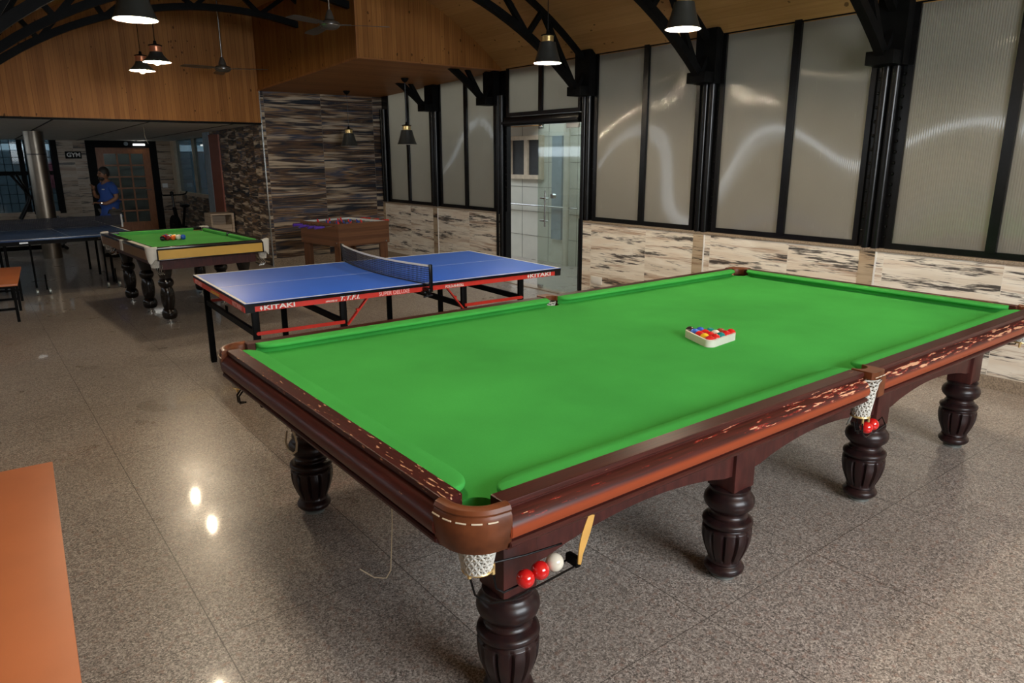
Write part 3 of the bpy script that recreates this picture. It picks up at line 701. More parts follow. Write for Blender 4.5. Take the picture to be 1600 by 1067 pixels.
for P0, t, n, s0, s1, k0, k1 in [((0, 0), (1, 0), (0, -1), 0.018, L/2-hm, 'c', 'm'), ((0, 0), (1, 0), (0, -1), L/2+hm, L-0.018, 'm', 'c'),
        ((0, S), (1, 0), (0, 1), 0.018, L/2-hm, 'c', 'm'), ((0, S), (1, 0), (0, 1), L/2+hm, L-0.018, 'm', 'c'),
        ((0, 0), (0, 1), (-1, 0), 0.018, S-0.018, 'c', 'c'), ((L, 0), (0, 1), (1, 0), 0.018, S-0.018, 'c', 'c')]:
    run(P0, t, n, s0, s1, k0, k1)
    rail(P0, t, n, (s0-0.038 if k0 == 'c' else s0+0.006), (s1+0.038 if k1 == 'c' else s1-0.006))
# pockets (built for the near left corner, mirrored to the others)
def net_mesh(c, r0, r1, z0, z1, nu=14, nv=7):
    b = MB(); rows = []
    for j in range(nv+1):
        f = j/nv; r = r0+(r1-r0)*(f**0.7); z = z0+(z1-z0)*f
        rows.append([b.bm.verts.new((c[0]+r*math.cos(2*PI*(i+0.5*(j % 2))/nu), c[1]+r*math.sin(2*PI*(i+0.5*(j % 2))/nu), z)) for i in range(nu)])
    for j in range(nv):
        for i in range(nu):
            k = (i+1) % nu
            if j % 2 == 0: b.bm.faces.new((rows[j][i], rows[j][k], rows[j+1][i])); b.bm.faces.new((rows[j][k], rows[j+1][k], rows[j+1][i]))
            else: b.bm.faces.new((rows[j][i], rows[j+1][k], rows[j+1][i])); b.bm.faces.new((rows[j][i], rows[j][k], rows[j+1][k]))
    return b
def flip(mb, sx, sy, cxy):
    mb.bm.transform(Matrix.Translation((cxy[0], cxy[1], 0)) @ Matrix.Diagonal((sx, sy, 1, 1)))
    return mb
def corner_pocket(cxy, sx, sy, wire_dir, detail=True):
    path = [(-0.158, -0.014), (-0.157, -0.030)]+circ(-0.036, -0.036, 0.120, 180, 270, 14)+[(-0.030, -0.157), (-0.014, -0.158)]
    def swp(prof, pth=path):
        sec = []
        for i, (x, y) in enumerate(pth):
            p, q = pth[max(i-1, 0)], pth[min(i+1, len(pth)-1)]; tx, ty = q[0]-p[0], q[1]-p[1]; l = math.hypot(tx, ty); nx, ny = -ty/l, tx/l
            sec.append([(x+nx*o, y+ny*o, z) for o, z in prof])
        return MB().sweep(sec)
    le = SP('pocket_leather', flip(swp([(0.044, 0.800), (0.044, 0.835), (0.040, 0.848), (0.032, 0.855), (0.018, 0.857), (0.006, 0.853), (0.0, 0.843), (0.003, 0.836), (-0.002, 0.828), (-0.004, 0.79), (0.002, 0.752), (0.012, 0.728), (0.018, 0.728), (0.012, 0.79), (0.025, 0.80)]), sx, sy, cxy), 'leather', 40)
    b = MB()
    full = path
    acc = 0; pts = []
    for i in range(len(full)-1):
        a, q = Vector((*full[i], 0)), Vector((*full[i+1], 0)); l = (q-a).length; k = max(1, int(l/0.006))
        for j in range(k): pts.append(a+(q-a)*(j/k))
    for i in range(0, len(pts)-5, 6):
        c0 = Vector((-0.036, -0.036, 0)); seg = []
        for p in pts[i:i+5]:
            d = (p-c0).normalized(); q = p+d*0.0035; seg.append((q.x, q.y, 0.822))
        b.tube(seg, 0.0022, 6)
    st = build('stitching', flip(b, sx, sy, cxy), 'stitch', le)
    nt = SP('pocket_net', flip(net_mesh((-0.066, -0.074), 0.062, 0.038, 0.745, 0.655, 16, 6), sx, sy, cxy), 'net')
    md = nt.modifiers.new('strings', 'WIREFRAME'); md.thickness = 0.0070; md.use_replace = True
    b = MB().tube([(-0.063+0.040*math.cos(2*PI*i/24), -0.072+0.040*math.sin(2*PI*i/24), 0.653) for i in range(24)], 0.0045, 8, True)
    b.cyl((-0.088, -0.070, 0.658), (-0.088, -0.070, 0.630), 0.006, n=10).cyl((-0.022, -0.085, 0.658), (-0.022, -0.085, 0.625), 0.006, n=10)
    SP('pocket_ring', flip(b, sx, sy, cxy), 'brass')
    b = MB()
    if not detail:
        for dx in (0.0, 0.03): b.tube([(-0.06+dx, -0.06, 0.66), (-0.04+dx, -0.10, 0.625), (0.02+dx, -0.115, 0.61), (0.09, -0.10, 0.625)], 0.004)
    else: b.tube([(-0.088, -0.070, 0.635), (-0.082, -0.085, 0.585), (-0.055, -0.11, 0.562), (0.0, -0.138, 0.566), (0.10, -0.140, 0.572), (0.225, -0.140, 0.580)], 0.0032)
    if detail: b.tube([(-0.022, -0.085, 0.63), (-0.020, -0.095, 0.585), (0.0, -0.102, 0.568), (0.10, -0.102, 0.572), (0.225, -0.102, 0.580)], 0.0032)
    if detail: b.tube([(-0.06, -0.055, 0.652), (0.0, -0.070, 0.645), (0.09, -0.085, 0.640), (0.22, -0.088, 0.630)], 0.003)
    if wire_dir == 'y': b.bm.transform(Matrix(((0, 1, 0, 0), (1, 0, 0, 0), (0, 0, 1, 0), (0, 0, 0, 1))))
    SP('ball_rail', flip(b, sx, sy, cxy), 'black')
    if detail:
        b = MB().box((0.235, -0.122, 0.590), (0.022, 0.05, 0.03), bev=0.006).box((0.25, -0.12, 0.575), (0.02, 0.02, 0.03), bev=0.004)
        SP('end_stop', flip(b, sx, sy, cxy), 'blackmat')
corner_pocket((0, 0), 1, 1, 'x')
corner_pocket((L, 0), -1, 1, 'y', False)
corner_pocket((0, S), 1, -1, 'y', False)
corner_pocket((L, S), -1, -1, 'x', False)
SP('strap', MB().sweep([[(x-wd, -0.150+ (z-0.6)*0.02, z), (x+wd, -0.154, z-0.002), (x+wd, -0.150, z-0.002), (x-wd, -0.146, z)] for x, z, wd in
   [(0.232, 0.590, 0.004), (0.236, 0.62, 0.006), (0.245, 0.65, 0.011), (0.256, 0.68, 0.013), (0.268, 0.71, 0.011), (0.276, 0.73, 0.008)]]), 'yellow', 50)
def mid_pocket(cy, sy):
    cxy = (L/2, cy)
    hh = [(-0.050, -0.07)]+circ(0, -0.072, 0.046, 180, 360, 12)+[(0.050, -0.07)]
    out = [(0.052, -0.05), (0.052, -0.166), (0.035, -0.175), (-0.035, -0.175), (-0.052, -0.166), (-0.052, -0.05)]
    b = MB().prism(circ(0, -0.072, 0.040, 180, 360, 14)+[(0.050, -0.074), (0.050, -0.160), (0.036, -0.170), (-0.036, -0.170), (-0.050, -0.160), (-0.050, -0.074)], 0.826, 0.856)
    b.prism([(0.0, -0.160), (0.050, -0.160), (0.050, -0.172), (0.0, -0.172)], 0.745, 0.83)
    le = SP('pocket_leather', flip(b, 1, sy, cxy), 'leather', 40)
    b = MB()
    for x in (-0.042, -0.014, 0.014): b.tube([(x, -0.1735, 0.836), (x+0.022, -0.1735, 0.836)], 0.002, 6)
    build('stitching', flip(b, 1, sy, cxy), 'stitch', le)
    nt = SP('pocket_net', flip(net_mesh((-0.01, -0.115), 0.062, 0.034, 0.822, 0.655, 14, 9), 1, sy, cxy), 'net')
    md = nt.modifiers.new('strings', 'WIREFRAME'); md.thickness = 0.0070; md.use_replace = True
    b = MB().tube([(-0.01+0.036*math.cos(2*PI*i/24), -0.115+0.036*math.sin(2*PI*i/24), 0.652) for i in range(24)], 0.0045, 8, True)
    b.cyl((-0.035, -0.14, 0.655), (-0.035, -0.14, 0.622), 0.005, n=10).cyl((0.02, -0.138, 0.655), (0.02, -0.138, 0.622), 0.005, n=10)
    SP('pocket_ring', flip(b, 1, sy, cxy), 'brass')
    b = MB()
    b.tube([(-0.038, -0.142, 0.63), (-0.036, -0.146, 0.585), (-0.01, -0.148, 0.563), (0.08, -0.146, 0.568), (0.17, -0.144, 0.575), (0.185, -0.12, 0.60), (0.17, -0.105, 0.575), (0.08, -0.108, 0.568), (0.0, -0.108, 0.565), (0.0, -0.10, 0.63)], 0.0032)
    b.tube([(-0.07, -0.12, 0.64), (-0.068, -0.13, 0.60), (-0.04, -0.145, 0.60), (-0.036, -0.146, 0.585)], 0.003)
    SP('ball_rail', flip(b, 1, sy, cxy), 'black')
mid_pocket(0, 1); mid_pocket(S, -1)
SP('mounting_strip', MB().bar((L/2+0.062, -0.085, 0.74), (L/2+0.085, -0.02, 0.56), 0.022, 0.004, up=(0, 1, 0)), 'padmetal')
# aprons, leg blocks, legs
LX = [0.175, 1.315, 2.45, 3.585]; IN = 0.11
def apron_poly(a, b):
    pts = [(a, 0.722), (a, 0.485), (a+0.06, 0.490)]
    for i in range(1, 12):
        f = i/12; pts.append((a+0.06+(b-a-0.12)*f, 0.490+0.055*math.sin(PI*f)**0.8))
    return pts+[(b-0.06, 0.490), (b, 0.485), (b, 0.722)]
for i in range(3):
    for y0 in (0.060, S-0.085): SP('apron', MB().prism(apron_poly(LX[i]+0.06, LX[i+1]-0.06), y0, y0+0.025, 'y'), 'apron')
for x0 in (LX[0]-0.05, LX[3]+0.03):
    SP('apron', MB().prism(apron_poly(IN+0.06, S-IN-0.06), x0, x0+0.025, 'x'), 'apron')
SP('underframe', MB().bb(0.02, L-0.02, 0.03, S-0.03, 0.715, 0.765).bb(-0.06, L+0.06, -0.060, S+0.06, 0.700, 0.722, 0.004), 'apron')
def leg_r(r, z, a):
    if 0.085 < z < 0.232:
        f = min(1, (z-0.085)/0.02, (0.232-z)/0.012); g = math.cos(12*a); 
        return r-0.0115*max(0, f)*max(0, (g-0.70)/0.30)
    return r
prof = [(0.048, 0.0), (0.050, 0.004), (0.050, 0.010), (0.036, 0.014), (0.036, 0.020), (0.058, 0.022), (0.070, 0.028), (0.080, 0.040), (0.082, 0.050), (0.077, 0.060), (0.068, 0.066), (0.064, 0.071), (0.069, 0.077), (0.067, 0.083), (0.066, 0.086)]
for i in range(13):
    f = i/12; prof.append((0.0665+0.034*math.sin(f*PI*0.56), 0.088+0.136*f))
prof += [(0.100, 0.228), (0.098, 0.234), (0.089, 0.238), (0.087, 0.243), (0.098, 0.248), (0.102, 0.258), (0.100, 0.268), (0.090, 0.274), (0.078, 0.280), (0.079, 0.288), (0.072, 0.295), (0.071, 0.304), (0.077, 0.312), (0.086, 0.320), (0.097, 0.333), (0.102, 0.350), (0.099, 0.368), (0.088, 0.384), (0.078, 0.392), (0.077, 0.398), (0.082, 0.404), (0.082, 0.412), (0.074, 0.418), (0.06, 0.42)]
leg0 = None
for yy in (IN, S-IN):
    for x in LX:
        if leg0 is None:
            leg0 = SP('leg', MB().lathe(prof[5:], n=144, fn=leg_r), 'legwood', 50); pad0 = build('foot_pad', MB().lathe(prof[:7], n=32), 'padmetal', leg0)
            blk0 = build('leg_block', MB().bb(-0.065, 0.065, -0.065, 0.065, 0.415, 0.705, 0.004), 'apron', leg0)
            o = leg0
        else:
            o = leg0.copy(); COL.objects.link(o)
            for ch in (pad0, blk0): c2 = ch.copy(); COL.objects.link(c2); c2.parent = o
        o.location = Vector((x, yy, 0))-O
# cable loop hanging at the far left leg and a thin wire near the near left corner
tag(build('cable', MB().tube([(0.04, 1.56, 0.56), (0.045, 1.545, 0.50), (0.05, 1.535, 0.45), (0.05, 1.55, 0.405), (0.05, 1.60, 0.375), (0.05, 1.655, 0.375), (0.055, 1.70, 0.40), (0.075, 1.73, 0.44)], 0.005), 'cable'),
    'cream cable loop hanging over the leg at the far left corner of the snooker table', 'cable')
tag(build('wire', MB().tube([(0.04, 0.60, 0.70), (0.045, 0.62, 0.45), (0.04, 0.64, 0.25), (0.03, 0.66, 0.21), (0.0, 0.70, 0.205), (-0.04, 0.73, 0.24)], 0.0022), 'cable'),
    'thin wire with a hooked end hanging under the left end of the snooker table', 'wire')

# triangle with fifteen balls on the cloth
F = Vector((1.765, 0.590, 0)); a0 = math.radians(6.5); side = 0.292
Rv = F+Vector((math.cos(a0), math.sin(a0), 0))*side; Lv = F+Vector((math.cos(a0+PI/3), math.sin(a0+PI/3), 0))*side
cen = (F+Rv+Lv)/3
def rounded(tri, r):
    out = []
    for i in range(3):
        p = tri[i]; d = (p-cen).normalized(); c0 = p-d*(2*r); ang = math.degrees(math.atan2(d.y, d.x))
        out += circ(c0.x, c0.y, r, ang-60, ang+60, 8)
    return out
outer = rounded([F, Rv, Lv], 0.030); inner = rounded([cen+(p-cen)*(1-0.0108/(side/math.sqrt(12))) for p in (F, Rv, Lv)], 0.020)
m = MB(); n = len(outer); vo = [[m.bm.verts.new((x, y, z)) for x, y in pl] for pl in (outer, inner) for z in (ZB+0.0005, ZB+0.036)]
for k in range(n):
    j = (k+1) % n
    for A, B in ((vo[0], vo[1]), (vo[3], vo[2]), (vo[1], vo[3]), (vo[2], vo[0])): m.bm.faces.new((A[k], A[j], B[j], B[k]))
m.bm.transform(Matrix.Translation((-cen.x, -cen.y, 0)))
tag(build('triangle_rack', m, 'castwhite', loc=(cen.x, cen.y, 0)), 'white plastic triangle holding mixed balls on the snooker table cloth', 'ball rack')
RB = 0.0252
ux = (Rv-F).normalized(); uy = (Lv-F).normalized()
k_in = cen+(F-cen)*((side/math.sqrt(3)-0.0108*2-2*RB)/(side/math.sqrt(3)))
cols = {(0,0):'red',(1,0):'red',(2,0):'teal',(3,0):'red',(4,0):'red',(0,1):'yellow',(1,1):'red',(2,1):'white',(3,1):'brown',(0,2):'red',(1,2):'red',(2,2):'teal',(0,3):'blue',(1,3):'blue',(0,4):'black'}
lab = {(0,0):'red ball in the front corner of the white triangle',(1,0):'red ball in the front row of the triangle, just right of the front corner ball',(2,0):'teal ball in the front row of the white triangle',
 (3,0):'red ball in the front row of the triangle, right of the teal one',(4,0):'red ball in the right corner of the white triangle',(0,1):'yellow ball along the left side of the white triangle',
 (1,1):'red ball in the second row of the triangle, touching the yellow and the white ball',(2,1):'off-white ball near the middle of the white triangle',(3,1):'brown ball at the back right side of the white triangle',
 (0,2):'red ball along the left side of the triangle, between yellow and blue',(1,2):'red ball in the middle row of the triangle, behind the off-white ball\'s left side',(2,2):'teal ball at the back side of the white triangle',
 (0,3):'blue ball along the left side of the triangle, next to the red one',(1,3):'blue ball at the back side of the triangle, next to the black one',(0,4):'black ball in the left corner of the white triangle'}
def ball(mat, pos, r, label, group, cat='ball', name='snooker_ball'):
    return tag(build(name, MB().sph((0, 0, 0), r, 28), BM[mat], loc=pos, smooth=80), label, cat, group)
for (i, j), cc in cols.items():
    p = k_in+ux*(2*RB+0.0003)*i+uy*(2*RB+0.0003)*j
    ball(cc, (p.x, p.y, ZB+RB+0.0006), RB, lab[(i, j)], 'balls in the white triangle')
for x, cc, lb in ((0.060, 'red', 'red ball in the near corner ball rail, closest to the pocket net'), (0.1125, 'red', 'red ball in the near corner ball rail, beside the white ball'), (0.1650, 'white', 'white cue ball at the end of the near corner ball rail')):
    ball(cc, (x, -0.121, 0.5960+0.10*(x-0.06)), 0.0262, lb, 'balls on the near corner ball rail')
ball('red', (L/2+0.032, -0.127, 0.5905), 0.0262, 'red ball on the middle pocket rail, in front and nearer the camera', 'balls under the middle pocket')
ball('red', (L/2+0.0845, -0.127, 0.5925), 0.0262, 'red ball on the middle pocket rail, partly hidden behind the other red', 'balls under the middle pocket')

# ================================================================== BLUE TABLE TENNIS TABLE
TTx, TTy, TTr = 0.41775, 3.34903, math.radians(-2.0455)
ev = Vector((math.cos(TTr), math.sin(TTr), 0)); nv = Vector((-ev.y, ev.x, 0)); tc_ = Vector((TTx, TTy, 0))+ev*1.37+nv*0.7625
T1 = thing('table_tennis_table', 'bright blue folding table tennis table with red apron and net', 'table tennis table', tc_, TTr)
Lh, Wh, Zt = 1.37, 0.7625, 0.76
for s in (-1, 1):
    x0, x1 = (-Lh, -0.0015) if s < 0 else (0.0015, Lh)
    top = build('tabletop', MB().bb(x0, x1, -Wh, Wh, Zt-0.022, Zt, 0.0015), 'tt_blue', T1)
    ln = MB(); z0, z1 = Zt-0.0005, Zt+0.0007
    xe = x0 if s < 0 else x1
    ln.bb(x0, x1, -Wh, -Wh+0.02, z0, z1).bb(x0, x1, Wh-0.02, Wh, z0, z1).bb(x0, x1, -0.0015, 0.0015, z0, z1).bb(min(xe, xe-s*0.02), max(xe, xe-s*0.02), -Wh, Wh, z0, z1)
    build('line_marking', ln, 'white', top)
    ap = MB()
    for yy in (-Wh+0.004, Wh-0.018): ap.bb(x0, x1, yy, yy+0.014, Zt-0.062, Zt-0.020)
    ap.bb(xe-(0.004 if s > 0 else -0.004)-0.007, xe-(0.004 if s > 0 else -0.004)+0.007, -Wh+0.01, Wh-0.01, Zt-0.062, Zt-0.020)
    apo = build('apron', ap, 'red', T1)
    cb = MB()
    for yy in (-1, 1):
        cb.prism([(xe-s*0.001, yy*(Wh-0.001)), (xe-s*0.065, yy*(Wh-0.001)), (xe-s*0.035, yy*(Wh-0.03)), (xe-s*0.03, yy*(Wh-0.045)), (xe-s*0.001, yy*(Wh-0.065))], Zt-0.066, Zt-0.016)
        cb.bb(x0, x1, yy*(Wh-0.004)-0.006, yy*(Wh-0.004)+0.006, Zt-0.0245, Zt-0.003)
    cb.bb(xe-0.010 if s > 0 else xe-0.002, xe+0.002 if s > 0 else xe+0.010, -Wh, Wh, Zt-0.0245, Zt-0.003)
    build('corner_guard', cb, 'black', apo)
legx = [0.078, 0.715, 1.760, 2.340]
for i, lx in enumerate(legx):
    x = lx-Lh
    for yy in (-Wh+0.06, Wh-0.06):
        build('leg', MB().bb(x-0.024, x+0.024, yy-0.015, yy+0.015, 0.012, Zt-0.03, 0.003).bb(x-0.02, x+0.02, yy-0.018, yy+0.018, 0, 0.02), 'blackmat', T1)
    b = MB().bar((x, -Wh+0.06, 0.53), (x, Wh-0.06, 0.53), 0.025, 0.045)
    b.tube([(x, 0.05, 0.55), (x, 0.05, 0.60), (x, 0.09, 0.60), (x, 0.09, 0.55)], 0.005)
    build('cross_bar', b, 'blackmat', T1)
for yy in (-Wh+0.040, Wh-0.040):
    for (a, b_, tx) in ((legx[0], legx[1], 0.92), (legx[3], legx[2], 1.575)):
        build('side_bar', MB().bar((a-Lh, yy, 0.535), (b_-Lh, yy, 0.535), 0.012, 0.024).cyl((a-Lh, yy-0.010, 0.535), (a-Lh, yy+0.010, 0.535), 0.008), 'red', T1)
        build('brace', MB().bar((b_-Lh+(0.02 if tx < 1.2 else -0.02), yy, 0.51), (tx-Lh, yy, 0.715), 0.010, 0.028, up=(0, 1, 0)).cyl(((b_+tx)/2-Lh, yy-0.012, 0.615), ((b_+tx)/2-Lh, yy+0.012, 0.615), 0.009), 'red', T1)
RX = (PI/2, 0, 0); fy = -Wh+0.0028; tz = Zt-0.056
lets = [('KITAKI', 0.123, 0.338, 0.036, 'white', 0.0), ('APPROVED BY', 0.565, 0.655, 0.013, 'white', 0.0), ('T.T.F.I.', 0.667, 0.816, 0.037, 'white', 0.3), ('SUPER DELUXE', 0.981, 1.238, 0.033, 'pink', 0.0), ('FOLD-N-ROLL', 1.557, 1.730, 0.024, 'white', 0.0), ('KITAKI', 2.397, 2.623, 0.036, 'white', 0.0)]
for body, xa, xb, sz, mt, sh in lets:
    text('lettering', body, sz*1.25, mt, T1, (xa-Lh, fy, tz), RX, bold=sz*0.028, shear=sh, width=xb-xa)
for xx in (0.108, 2.382):
    build('logo', MB().prism([(xx-Lh-0.010, tz+0.014), (xx-Lh, tz+0.030), (xx-Lh+0.010, tz+0.014), (xx-Lh, tz-0.002)], fy-0.001, fy+0.001, 'y'), 'white', T1)
RL = (PI/2, 0, -PI/2)
for body, ya, yb, sz, mt in (('KITAKI', 0.68, 0.47, 0.036, 'pink'), ('SUPER DELUXE', 0.17, -0.10, 0.024, 'gold'), ('KITAKI', -0.46, -0.68, 0.036, 'pink')):
    text('lettering', body, sz*1.25, mt, T1, (-Lh-0.0042, ya, tz), RL, bold=sz*0.028, width=ya-yb)
# net set
NP = 0.10
def netx(s): return -0.085*math.sin(PI*s)**0.8
b = MB(); nu, nvv = 100, 9
W0, W1 = -Wh-NP, Wh+NP
grid = [[b.bm.verts.new((netx(i/nu)*(1-0.10*j/nvv), W0+(W1-W0)*i/nu, Zt+0.004+(0.150-0.012*math.sin(PI*i/nu))*j/nvv)) for i in range(nu+1)] for j in range(nvv+1)]
for j in range(nvv):
    for i in range(nu): b.bm.faces.new((grid[j][i], grid[j][i+1], grid[j+1][i+1], grid[j+1][i]))
nn = build('net', b, 'netblack', T1); md = nn.modifiers.new('mesh', 'WIREFRAME'); md.thickness = 0.0042; md.use_replace = True
def strip(zc, h, th, sl=0.0):
    return MB().sweep([[(netx(i/40)*k-th, W0+(W1-W0)*i/40, zc(i/40)-h), (netx(i/40)*k+th, W0+(W1-W0)*i/40, zc(i/40)-h), (netx(i/40)*k+th, W0+(W1-W0)*i/40, zc(i/40)+h), (netx(i/40)*k-th, W0+(W1-W0)*i/40, zc(i/40)+h)] for i in range(41) for k in (1-sl,)])
build('top_tape', strip(lambda s: Zt+0.150-0.012*math.sin(PI*s), 0.0075, 0.002, 0.10), 'white', nn)
build('bottom_cord', strip(lambda s: Zt+0.005, 0.004, 0.003), 'netblack', nn)
for s in (-1, 1):
    y = s*(Wh+NP)
    b = MB().bb(-0.012, 0.012, y-0.012, y+0.012, Zt-0.03, Zt+0.160, 0.003).bb(-0.02, 0.02, min(y, s*(Wh-0.05)), max(y, s*(Wh-0.05)), Zt-0.055, Zt-0.030, 0.003).bb(-0.03, 0.03, s*Wh-0.05, s*Wh+0.03, Zt+0.001 if False else Zt-0.075, Zt-0.055, 0.004)
    b.cyl((0.0, s*(Wh+0.03), Zt-0.10), (0.0, s*(Wh+0.03), Zt-0.055), 0.012).bar((-0.03, s*(Wh+0.03), Zt-0.10), (0.04, s*(Wh+0.05), Zt-0.085), 0.012, 0.012)
    build('net_post', b, 'black', T1)

# ================================================================== FAR DARK TABLE TENNIS TABLE
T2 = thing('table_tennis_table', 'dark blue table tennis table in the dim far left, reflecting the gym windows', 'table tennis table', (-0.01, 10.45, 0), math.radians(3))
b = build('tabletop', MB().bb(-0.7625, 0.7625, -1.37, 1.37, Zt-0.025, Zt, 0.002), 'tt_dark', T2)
ln = MB(); z0, z1 = Zt-0.0005, Zt+0.0007
for x in (-0.7625, 0.7425): ln.bb(x, x+0.02, -1.37, 1.37, z0, z1)
for y in (-1.37, 1.35): ln.bb(-0.7625, 0.7625, y, y+0.02, z0, z1)
ln.bb(-0.0015, 0.0015, -1.37, 1.37, z0, z1); build('line_marking', ln, 'white', b)
build('apron', MB().bb(-0.755, 0.755, -1.362, 1.362, Zt-0.07, Zt-0.024), 'blackmat', T2)
for x in (-0.68, 0.60):
    for y in (-1.15, -0.45, 0.45, 1.15): build('leg', MB().cyl((x, y, 0), (x, y, Zt-0.06), 0.017, n=12), 'blackmat', T2)
for x in (-0.40, 0.42):
    b = MB().cyl((x, -0.98, 0.10), (x, -0.98, Zt-0.06), 0.012, n=10).cyl((x+0.12, -0.9, 0.05), (x+0.12, -0.9, 0.25), 0.01, n=10)
    build('brace', b, 'blackmat', T2)
    for dx in (0.0, 0.14):
        cw = MB().cyl((x+dx-0.012, -0.96, 0.042), (x+dx+0.012, -0.96, 0.042), 0.042, n=20); build('caster', cw, 'padmetal', T2)
for x in (-0.5, 0.35): build('reflector', MB().bb(x-0.045, x+0.045, -1.374, -1.36, Zt-0.052, Zt-0.034), 'chrome', T2)
b = MB().bb(-0.9, 0.9, -0.006, 0.006, Zt+0.001, Zt+0.15).bb(-0.91, -0.88, -0.012, 0.012, Zt-0.03, Zt+0.16).bb(0.88, 0.91, -0.012, 0.012, Zt-0.03, Zt+0.16)
g = MB(); nu, nvv = 90, 8
gr = [[g.bm.verts.new((-0.9+1.8*i/nu, 0, Zt+0.004+0.145*j/nvv)) for i in range(nu+1)] for j in range(nvv+1)]
for j in range(nvv):
    for i in range(nu): g.bm.faces.new((gr[j][i], gr[j][i+1], gr[j+1][i+1], gr[j+1][i]))
o = build('net', g, 'netblack', T2); md = o.modifiers.new('mesh', 'WIREFRAME'); md.thickness = 0.013; md.use_replace = True
build('net_post', MB().bb(-0.91, -0.885, -0.012, 0.012, Zt-0.03, Zt+0.16), 'chrome', T2)
build('net_post', MB().bb(0.885, 0.91, -0.012, 0.012, Zt-0.03, Zt+0.16), 'chrome', T2)

# ================================================================== POOL TABLE (7 ft)
PT = thing('pool_table', 'green pool table with golden yellow sides, white corner castings and black turned legs', 'pool table', (0.985, 7.42, 0), math.radians(3))
PX, PY, PZ = 0.63, 1.06, 0.845
rw = 0.115
ox, oy = PX-rw-0.03, PY-rw-0.03
poly = []
def pc(cx_, cy_, a): return circ(cx_, cy_, 0.05, a, a-180, 8)
poly += [(-ox+0.0, -oy-0.03), (ox, -oy-0.03)]
poly += [(ox+0.03, -oy), (ox+0.03, -0.05)]+[(ox+0.03-0.0, 0.05)]+[(ox+0.03, oy), (ox, oy+0.03), (-ox, oy+0.03), (-ox-0.03, oy), (-ox-0.03, -oy)]
build('bed', MB().prism(poly, 0.76, 0.805), 'felt2', PT)
def pcush(a, b, n_):
    a, b = Vector((*a, 0)), Vector((*b, 0)); n_ = Vector((*n_, 0)); t = (b-a).normalized(); Lc = (b-a).length; sec = []
    for s_ in (0, 0.02, 0.05, Lc-0.05, Lc-0.02, Lc):
        d0 = max(0.0, 0.035*(1-min(s_, Lc-s_)/0.05))
        sec.append([a+t*s_+n_*d+Vector((0, 0, z)) for d, z in ((d0, 0.832), (d0+0.002, 0.838), (0.045, 0.843), (0.045, 0.80), (d0+0.01, 0.80))])
    build('cushion', MB().sweep(sec), 'felt2', PT)
ix, iy = PX-rw-0.02, PY-rw-0.02
pcush((-ix+0.06, -iy), (ix-0.06, -iy), (0, -1)); pcush((ix-0.06, iy), (-ix+0.06, iy), (0, 1))
for s in (-1, 1):
    for y0, y1 in ((-iy+0.06, -0.055), (0.055, iy-0.06)): pcush((s*ix, y0), (s*ix, y1), (s, 0))
# rails: wooden top with black edge, coloured laminate faces
ex, ey = ix+0.045, iy+0.045
def prail(x0, x1, y0, y1): return MB().bb(x0, x1, y0, y1, 0.815, 0.845, 0.006)
for s in (-1, 1):
    build('rail', prail(-PX+0.09, PX-0.09, min(s*ey, s*PY), max(s*ey, s*PY)), 'blackwood', PT)
    build('side_panel', MB().bb(-PX+0.095, PX-0.095, min(s*(PY-0.02), s*(PY-0.004)), max(s*(PY-0.02), s*(PY-0.004)), 0.722, 0.820), 'gold', PT)
    build('edging', MB().bb(-PX+0.09, PX-0.09, min(s*(PY-0.03), s*PY), max(s*(PY-0.03), s*PY), 0.712, 0.724, 0.003).bb(-PX+0.085, -PX+0.097, s*PY-0.012, s*PY+0.012 if s < 0 else s*PY, 0.712, 0.83).bb(PX-0.097, PX-0.085, s*PY-0.004 if s < 0 else s*PY-0.012, s*PY+0.012 if s < 0 else s*PY, 0.712, 0.83), 'blackwood', PT)
    for y0, y1 in ((-PY+0.09, -0.05), (0.05, PY-0.09)):
        build('rail', MB().bb(min(s*ex, s*PX), max(s*ex, s*PX), y0, y1, 0.815, 0.845, 0.006), 'blackwood', PT)
        build('side_panel', MB().bb(min(s*(PX-0.02), s*(PX-0.004)), max(s*(PX-0.02), s*(PX-0.004)), y0, y1, 0.722, 0.820), 'goldside', PT)
    build('pocket_trim', MB().bb(min(s*(PX-0.03), s*(PX+0.006)), max(s*(PX-0.03), s*(PX+0.006)), -0.05, 0.05, 0.73, 0.845, 0.008), 'castwhite' if s < 0 else 'blackwood', PT)
build('rail_inlay', MB().bb(-PX+0.02, -PX+0.07, -PY+0.14, -0.18, 0.8452, 0.8462), 'castwhite', PT)
